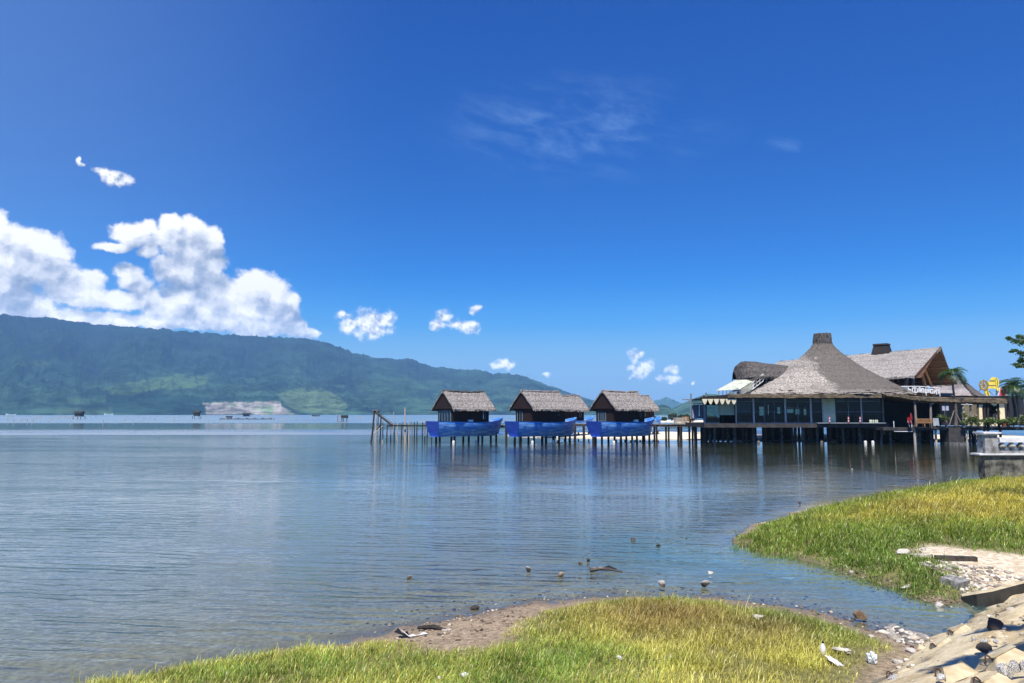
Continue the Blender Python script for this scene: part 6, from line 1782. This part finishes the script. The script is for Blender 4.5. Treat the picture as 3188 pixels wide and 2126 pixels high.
stone('flat white stone floating low above the squarish dark stone', 2212, 1784, 34, 'stone_pale', 11, flat=.28)
stone('pale slab lying under the channel water, longest of the two', 2455, 1806, 52, 'stone_pale', 12, z=-.10, flat=.2, sx=1.1, rot=.2, sink=.1)
stone('pale slab lying under the channel water, shorter of the two', 2402, 1788, 32, 'stone_pale', 13, z=-.10, flat=.2, rot=.3, sink=.1)
stone('dark stump poking out of the water before the right bank', 2490, 1571, 11, 'stone_dark', 14, flat=1.1, sink=.2)
stone('big smooth brown boulder on the near shore of the channel', 2683, 1936, 44, 'stone_brown', 17, z=.05, flat=.72, grp='stones on the banks', sink=.15, sx=1.15, rot=-.5)
stone('rough grey rock in the water at the foot of the right bank', 2922, 1892, 36, 'stone_pale', 18, flat=.75, grp='stones on the banks')
stone('white stone on the brown pebbles at the channel edge', 2648, 1784, 16, 'stone_pale', 19, z=.04, grp='stones on the banks')
stone('dark brown stone beside the white one at the channel edge', 2668, 1786, 18, 'stone_dark', 20, z=.04, flat=.5, grp='stones on the banks')
stone('pale slab tilted in the grass at the waterline of the right bank', 2820, 1822, 40, 'stone_pale', 21, z=.08, flat=.38, grp='stones on the banks', sx=1.1, rot=.1)
stone('lumpy white rock at the front of the yellow grass', 2810, 1722, 40, 'stone_pale', 22, z=.35, flat=.55, grp='stones on the banks')
stone('small pale tan rock in the grass above the gravel', 2877, 1712, 24, 'stone_pale', 23, z=.42, flat=.5, grp='stones on the banks')
stone('pale tan rock half sunk in the near grass', 2360, 1932, 34, 'stone_pale', 24, z=.35, flat=.6, grp='stones on the banks', sink=-.2)
stone('dark weedy clump on the sand of the near shore', 1478, 1896, 34, 'stone_dark', 25, z=.02, flat=.55, grp='stones on the banks', name='weed_clump', cat='weed clump')
stone('pale grey flat stone first at the pebbly corner of the embankment', 2775, 1952, 36, 'stone_grey', 26, z=.03, flat=.4, grp='stones on the banks')
stone('low white stone in the grass right of the grey pebbles', 2712, 1985, 24, 'stone_pale', 27, z=.10, flat=.6, grp='stones on the banks')
stone('cream boulder against the toe of the embankment by the pebbles', 2832, 2030, 40, 'stone_pale', 28, z=.15, flat=.65, grp='stones on the banks')
stone('cream boulder at the grass corner below the white plastic bag', 2795, 2066, 40, 'stone_pale', 29, z=.15, flat=.5, grp='stones on the banks')
for lab, px, py, w, mt, sd, fl in [('large dark rock in the shaded hollow high on the embankment', 3105, 1966, 62, 'stone_dark', 40, .75), ('jagged white rock left of the rubble on the embankment', 3035, 2006, 30, 'stone_white', 41, .8), ('pale jagged rock in the middle of the embankment rubble', 3066, 2004, 34, 'stone_white', 42, .6), ('dark block of rubble below the jagged white rocks', 3056, 2034, 46, 'stone_dark', 43, .7), ('pale rock at the right end of the embankment rubble', 3100, 2002, 24, 'stone_white', 44, .6),
        ('tallest of the white and black rocks in the bottom corner', 3122, 2112, 34, 'stone_white', 45, 1.3), ('second white and black rock in the bottom corner', 3146, 2102, 30, 'stone_white', 46, 1.4), ('third white and black rock in the bottom corner', 3168, 2096, 30, 'stone_white', 47, 1.3), ('white and black rock cut by the right edge of the photo', 3188, 2092, 30, 'stone_white', 48, 1.3),
        ('white jagged rock cut by the bottom edge, middle of the embankment', 2932, 2122, 36, 'stone_white', 49, .8), ('white jagged rock cut by the bottom edge, left on the embankment', 2782, 2126, 44, 'stone_white', 50, .6), ('pale stone near the wing wall on the upper embankment', 3152, 1906, 28, 'stone_pale', 51, .5), ('small dark stone by the upper cream block', 3110, 1926, 12, 'stone_dark', 52, .6)]:
    stone(lab, px, py, w, mt, sd, on='slope', flat=fl, grp='rocks on the embankment', name='rock', cat='rock', sink=.25)
# slab and beam on the gravel
sl = MB().box(on_bed(2973, 1816) + Vector((0, 0, .05)), (.50, .42, .16), rz=.6, rx=.14).build('stone_slab', 'stone_grey'); tag(sl, 'square pale grey slab at the edge of the gravel and grass', 'slab')
bmn = MB().box(on_bed(2976, 1745) + Vector((0, 0, .04)), (.95, .16, .14), rz=-.18).build('broken_beam', 'stone_dark'); tag(bmn, 'short dark concrete beam lying on the gravel below the yellow grass', 'beam')
pk = MB().box(on_bed(2866, 1732) + Vector((0, 0, .03)), (.5, .2, .05), rz=-.1).build('flat_board', 'pale_timber'); tag(pk, 'short pale board lying in front of the gravel beside the white rock', 'board')
# loose rubble
def rubble(name, n_, fn, smin, smax, seed, cols):
    rr = np.random.default_rng(seed); base = []
    for q in range(4):
        me = stone_mesh(900+q, 1, .65); base.append((np.array([v.co[:] for v in me.vertices]), np.array([p.vertices[:] for p in me.polygons]))); bpy.data.meshes.remove(me)
    V = []; Fs = []; C = []; o_ = 0
    for k in range(n_):
        p = fn(rr)
        if p is None: continue
        v, f = base[k % 4]; s = rr.uniform(smin, smax)*rr.uniform(.5, 1.2); a = rr.uniform(0, 6.28); ca, sa = math.cos(a), math.sin(a)
        w = v*np.array([s*rr.uniform(.8, 1.3), s, s*.8]); w = np.stack([w[:, 0]*ca-w[:, 1]*sa, w[:, 0]*sa+w[:, 1]*ca, w[:, 2]], 1)
        V.append(w+np.array(p)+np.array([0, 0, s*.2])); Fs.append(f+o_); o_ += len(v); C.append(np.repeat(np.array(cols[rr.integers(len(cols))])[None]*rr.uniform(.7, 1.2), len(v), 0))
    o = np_mesh(name, np.concatenate(V), [np.concatenate(Fs)], 'rubble_stone'); vcol(o, 'blade', np.concatenate(C)); return tag(o, kind='stuff')
m, n = new_mat('rubble_stone')
at = n.add('ShaderNodeAttribute', attribute_name='blade'); nz = n.noise(n.add('ShaderNodeNewGeometry').outputs['Position'], 22., 4, .6)
k_ = n.vmath('SCALE', at.outputs['Color']); n.l.new(n.math('MULTIPLY_ADD', nz, 1.1, .45), k_.node.inputs['Scale'])
b_ = n.add('ShaderNodeBsdfPrincipled', {'Base Color': k_, 'Roughness': .85}); n.add('ShaderNodeOutputMaterial', {0: b_.outputs[0]})
PALE = [(0.55, 0.50, 0.42), (0.42, 0.36, 0.27), (0.30, 0.27, 0.23), (0.62, 0.56, 0.44), (0.20, 0.17, 0.14)]
DARKS = [(0.16, 0.11, 0.07), (0.10, 0.07, 0.045), (0.28, 0.21, 0.14), (0.45, 0.38, 0.28), (0.06, 0.045, 0.035)]
def on_ground(p): z = terrain(np.array([p[0]]), np.array([p[1]]))[0][0]; return (p[0], p[1], z)
GRAVEL = gp([(2860,1748),(2905,1738),(2990,1748),(3090,1758),(3188,1770),(3400,1780),(3400,1800),(3188,1818),(3060,1846),(3000,1815),(2960,1780)], .35)
CORNER = gp([(2735,1950),(2790,1948),(2840,1960),(2890,1978),(2865,2002),(2838,2024),(2800,2010),(2760,1985)], .05)
def in_poly(poly):
    P = np.array(poly); lo, hi = P.min(0), P.max(0)
    def fn(rr):
        for _ in range(30):
            q = rr.uniform(lo, hi)
            if inside(np.array([q[0]]), np.array([q[1]]), poly)[0]: return on_ground(q)
        return None
    return fn
rubble('gravel', 620, in_poly(GRAVEL), .025, .11, 1, PALE)
rubble('rubble', 130, in_poly(CORNER), .05, .15, 2, PALE + [(0.10, 0.09, 0.08)])
def along(pts, spread):
    P = [G(*p) for p in pts]
    def fn(rr):
        k = rr.integers(len(P)-1); q = P[k].lerp(P[k+1], rr.random()); return on_ground((q.x + rr.normal(0, spread), q.y + rr.normal(0, spread)))
    return fn
rubble('pebbles', 640, along([(1150,1950),(1300,1912),(1480,1888),(1640,1862),(1800,1846),(2000,1836),(2200,1845),(2400,1872),(2520,1892),(2620,1915),(2720,1945),(2800,1960)], .42), .012, .06, 3, DARKS)
rubble('pebbles', 260, along([(2560,1764),(2650,1790),(2740,1822),(2820,1848),(2900,1872),(2985,1880)], .22), .015, .06, 4, DARKS)
rubble('pebbles', 260, in_poly(gp([(1230,1995),(1260,1940),(1400,1905),(1560,1875),(1640,1870),(1660,1915),(1600,1955),(1480,2008),(1330,2020)], .1)), .012, .055, 5, DARKS)
rubble('pebbles', 230, lambda rr: (lambda p: (p.x, p.y, p.z+.02))(ep(rr.uniform(-3, 6), abs(rr.normal(0, 1.7))+.05)), .012, .06, 6, PALE)

# ================================================================ litter
def crumple(name, label, cat, px, py, z, w, h, mat, seed, grp='litter on the banks', on=None):
    rr = np.random.default_rng(seed); bm = bmesh.new(); bmesh.ops.create_icosphere(bm, subdivisions=3, radius=1)
    for v in bm.verts:
        c = v.co; k = .75 + .35*abs(math.sin(c.x*4.3+seed)*math.cos(c.y*3.9+seed*2)) + rr.normal(0, .09); v.co = Vector((c.x*k*w/2*.75, c.y*k*w/2*.55, c.z*k*h/2*.8))
    me = bpy.data.meshes.new(name); bm.to_mesh(me); bm.free(); me.materials.append(MATS[mat])
    o = bpy.data.objects.new(name, me); COL.objects.link(o); o.location = (on_bed(px, py) + Vector((0, 0, h*.3 + (.03 if px < 2700 else 0)))) if z > .01 else G(px, py, z); o.rotation_euler = (rr.normal(0, .2), rr.normal(0, .2), rr.uniform(0, 3))
    return tag(o, label, cat, grp)
crumple('crumpled_paper', 'crumpled white paper in the grass at the bottom edge', 'paper', 1448, 2116, .40, .16, .10, 'plastic_white', 1)
crumple('crumpled_paper', 'small round white scrap left of the crumpled paper at the bottom', 'paper', 1366, 2121, .38, .07, .06, 'plastic_white', 2)
crumple('plastic_bag', 'wrinkled grey white plastic bag at the edge of the embankment', 'bag', 2716, 2066, .36, .26, .26, 'plastic_bag', 3)
crumple('plastic_bag', 'pale plastic scrap in the right part of the near grass', 'bag', 2622, 2036, .45, .42, .10, 'stone_pale', 4)
crumple('plastic_bag', 'pale torn wrapper in the middle of the near grass', 'bag', 1930, 2058, .42, .15, .07, 'plastic_white', 5)
crumple('plastic_bag', 'yellowish wrapper right of the torn one in the near grass', 'bag', 2088, 2054, .44, .16, .07, 'stone_pale', 6)
crumple('plastic_bag', 'flat white wrapper low in the grass beside the embankment', 'bag', 2600, 2070, .36, .42, .06, 'plastic_white', 7)
crumple('plastic_float', 'tiny white float on the water before the pavilion', 'float', 2653, 1460, .0, .16, .10, 'plastic_white', 8)
crumple('plastic_float', 'white speck floating under the pavilion at the waterline', 'float', 2397, 1378, .0, .30, .2, 'plastic_white', 9)
tb = thing('torn_bag', 'torn black and white bag spread at the grass edge by the sand', 'bag', on_bed(1262, 1982) + Vector((0, 0, .03)))
mb = MB(); mb.grid([[(-.20+.06*k, .1*math.sin(k), .05+.05*math.sin(k*1.9)) for k in range(5)], [(-.10+.05*k, -.12, .02+.03*math.cos(k)) for k in range(5)]]); mb.build('dark_side', 'black_hide', tb)
mb = MB(); mb.grid([[(-.12+.05*k, -.02-.04*k, .13-.025*k) for k in range(5)], [(-.05+.05*k, -.07-.03*k, .10-.025*k) for k in range(5)]]); mb.grid([[(.08+.06*k, -.16+.04*k, .03+.02*math.sin(k*2)) for k in range(6)], [(.10+.06*k, -.20+.035*k, .03) for k in range(6)]]); mb.build('white_side', 'plastic_white', tb)
bt = thing('plastic_bottle', 'white upright plastic bottle with dark cap in the near grass', 'bottle', on_bed(2563, 2046))
MB().lathe([(.035, 0), (.042, .02), (.042, .15), (.024, .19), (.016, .21)], (0, 0, 0), 14).build('body', 'plastic_white', bt, smooth=True); MB().lathe([(.018, .21), (.018, .235)], (0, 0, 0), 10).build('cap', 'black_hide', bt)
br_ = thing('driftwood', 'dark forked driftwood with pale patches lying in the shallows', 'driftwood', G(1880, 1782))
MB().tube([(-.35, 0, .06), (-.1, .02, .09), (.2, .05, .06), (.48, .02, .01)], [.07, .05, .035, .015], 7).build('branch', 'stone_wet', br_); MB().tube([(-.05, .02, .08), (.15, .15, .12), (.35, .2, .04)], [.04, .025, .012], 6).build('twig', 'black_timber', br_)
dw = thing('driftwood', 'dark flat driftwood with a pale tip on the sand bay', 'driftwood', on_bed(1350, 1962), -.2)
MB().tube([(-.3, 0, .03), (0, .02, .05), (.25, -.03, .03)], [.03, .045, .02], 7).build('branch', 'black_timber', dw); MB().box((.26, -.05, .03), (.16, .10, .03)).build('splinter', 'pale_timber', dw)

# ================================================================ tree reaching in at the right edge
rt = np.random.default_rng(91)
YT = 30.0
tb_ = W(3330, 1300, YT); tb_.z = .4
tr = thing('shade_tree', 'leafy tree with tiered branches reaching in at the right edge', 'tree', tb_)
TO = Vector(tb_)
MB().tube([(0, 0, -.5), (.1, 0, 2.0), (-.05, .1, 4.2), (.05, 0, 7.0), (0, 0, 9.2)], [.22, .18, .14, .10, .04], 10).build('trunk', 'bark', tr)
clus = []
for (px, py, rx, rz_) in [(3141, 1053, 14, 7), (3158, 1060, 18, 9), (3176, 1048, 16, 8), (3178, 1066, 22, 12), (3195, 1058, 26, 16), (3148, 1095, 10, 4), (3160, 1091, 12, 6), (3178, 1098, 16, 9), (3192, 1104, 20, 10), (3180, 1118, 14, 8), (3161, 1134, 14, 6), (3172, 1141, 14, 6), (3188, 1136, 18, 10), (3182, 1126, 14, 6), (3215, 1090, 30, 30), (3240, 1120, 34, 20), (3245, 1060, 34, 24), (3280, 1090, 40, 36), (3320, 1040, 50, 30), (3330, 1110, 50, 26), (3390, 1070, 50, 40), (3440, 1110, 40, 20), (3300, 1010, 40, 20), (3370, 1020, 40, 22)]:
    clus.append((W(px, py, YT + rt.uniform(-1.2, 1.2)) - TO, rx/F*YT, rz_/F*YT, px))
P = []
for c, rx, rz_, px in clus:
    n_ = int(150*max(1, rx/.25)); P.append(blob_pts(c, (rx, rx*1.1, rz_), min(n_, 420), rt, .1))
P = np.concatenate(P); leaf_cloud('crown', 'tree_leaf', tr, P, .055, 92, .6)
for k, (c, rx, rz_, px) in enumerate(clus):
    if k % 2 == 0:
        z0 = max(2.4, c.z-.7); MB().tube([(0, 0, z0), (c.x*.5, c.y*.5, (z0+c.z)/2+.15), tuple(c)], [.07, .045, .012], 6).build('limb', 'bark', tr)

# roadside tree right of and behind the camera: its leafy limb throws the shade that lies on the embankment
t2 = thing('roadside_tree', 'roadside tree above the embankment whose limb shades the concrete', 'tree', (15.0, 5.0, 3.3))
T2 = Vector(t2.location)
MB().tube([(0, 0, -1), (-.3, .1, 2.5), (-1.2, .3, 5.2), (-2.4, .8, 7.6)], [.28, .24, .18, .09], 9).build('trunk', 'bark', t2)
P = []
for (px, py, n_, ra) in [(2905, 2100, 40, .10), (2935, 2085, 120, .22), (2975, 2068, 200, .26), (3020, 2055, 240, .26), (3065, 2040, 240, .24), (3110, 2030, 240, .26), (3150, 2015, 240, .28), (3185, 2000, 240, .3),
                         (3060, 1975, 180, .24), (3095, 1962, 220, .3), (3140, 1955, 220, .28), (3180, 1945, 220, .28), (3000, 2068, 120, .2)]:
    g = on_slope(px, py); tt_ = 10.0; c_ = g + SUN_DIR*tt_ - T2
    P.append(blob_pts(tuple(c_), (ra*1.25, ra, ra*.6), n_, rt, .1))
    if px in (2935, 3020, 3110, 3095, 3180):
        MB().tube([(-1.2, .3, 5.2), tuple((Vector((-1.2, .3, 5.2)) + c_)/2 + Vector((0, 0, .2))), tuple(c_)], [.08, .05, .015], 6).build('limb', 'bark', t2)
leaf_cloud('crown', 'tree_leaf', t2, np.concatenate(P), .075, 93, .8)
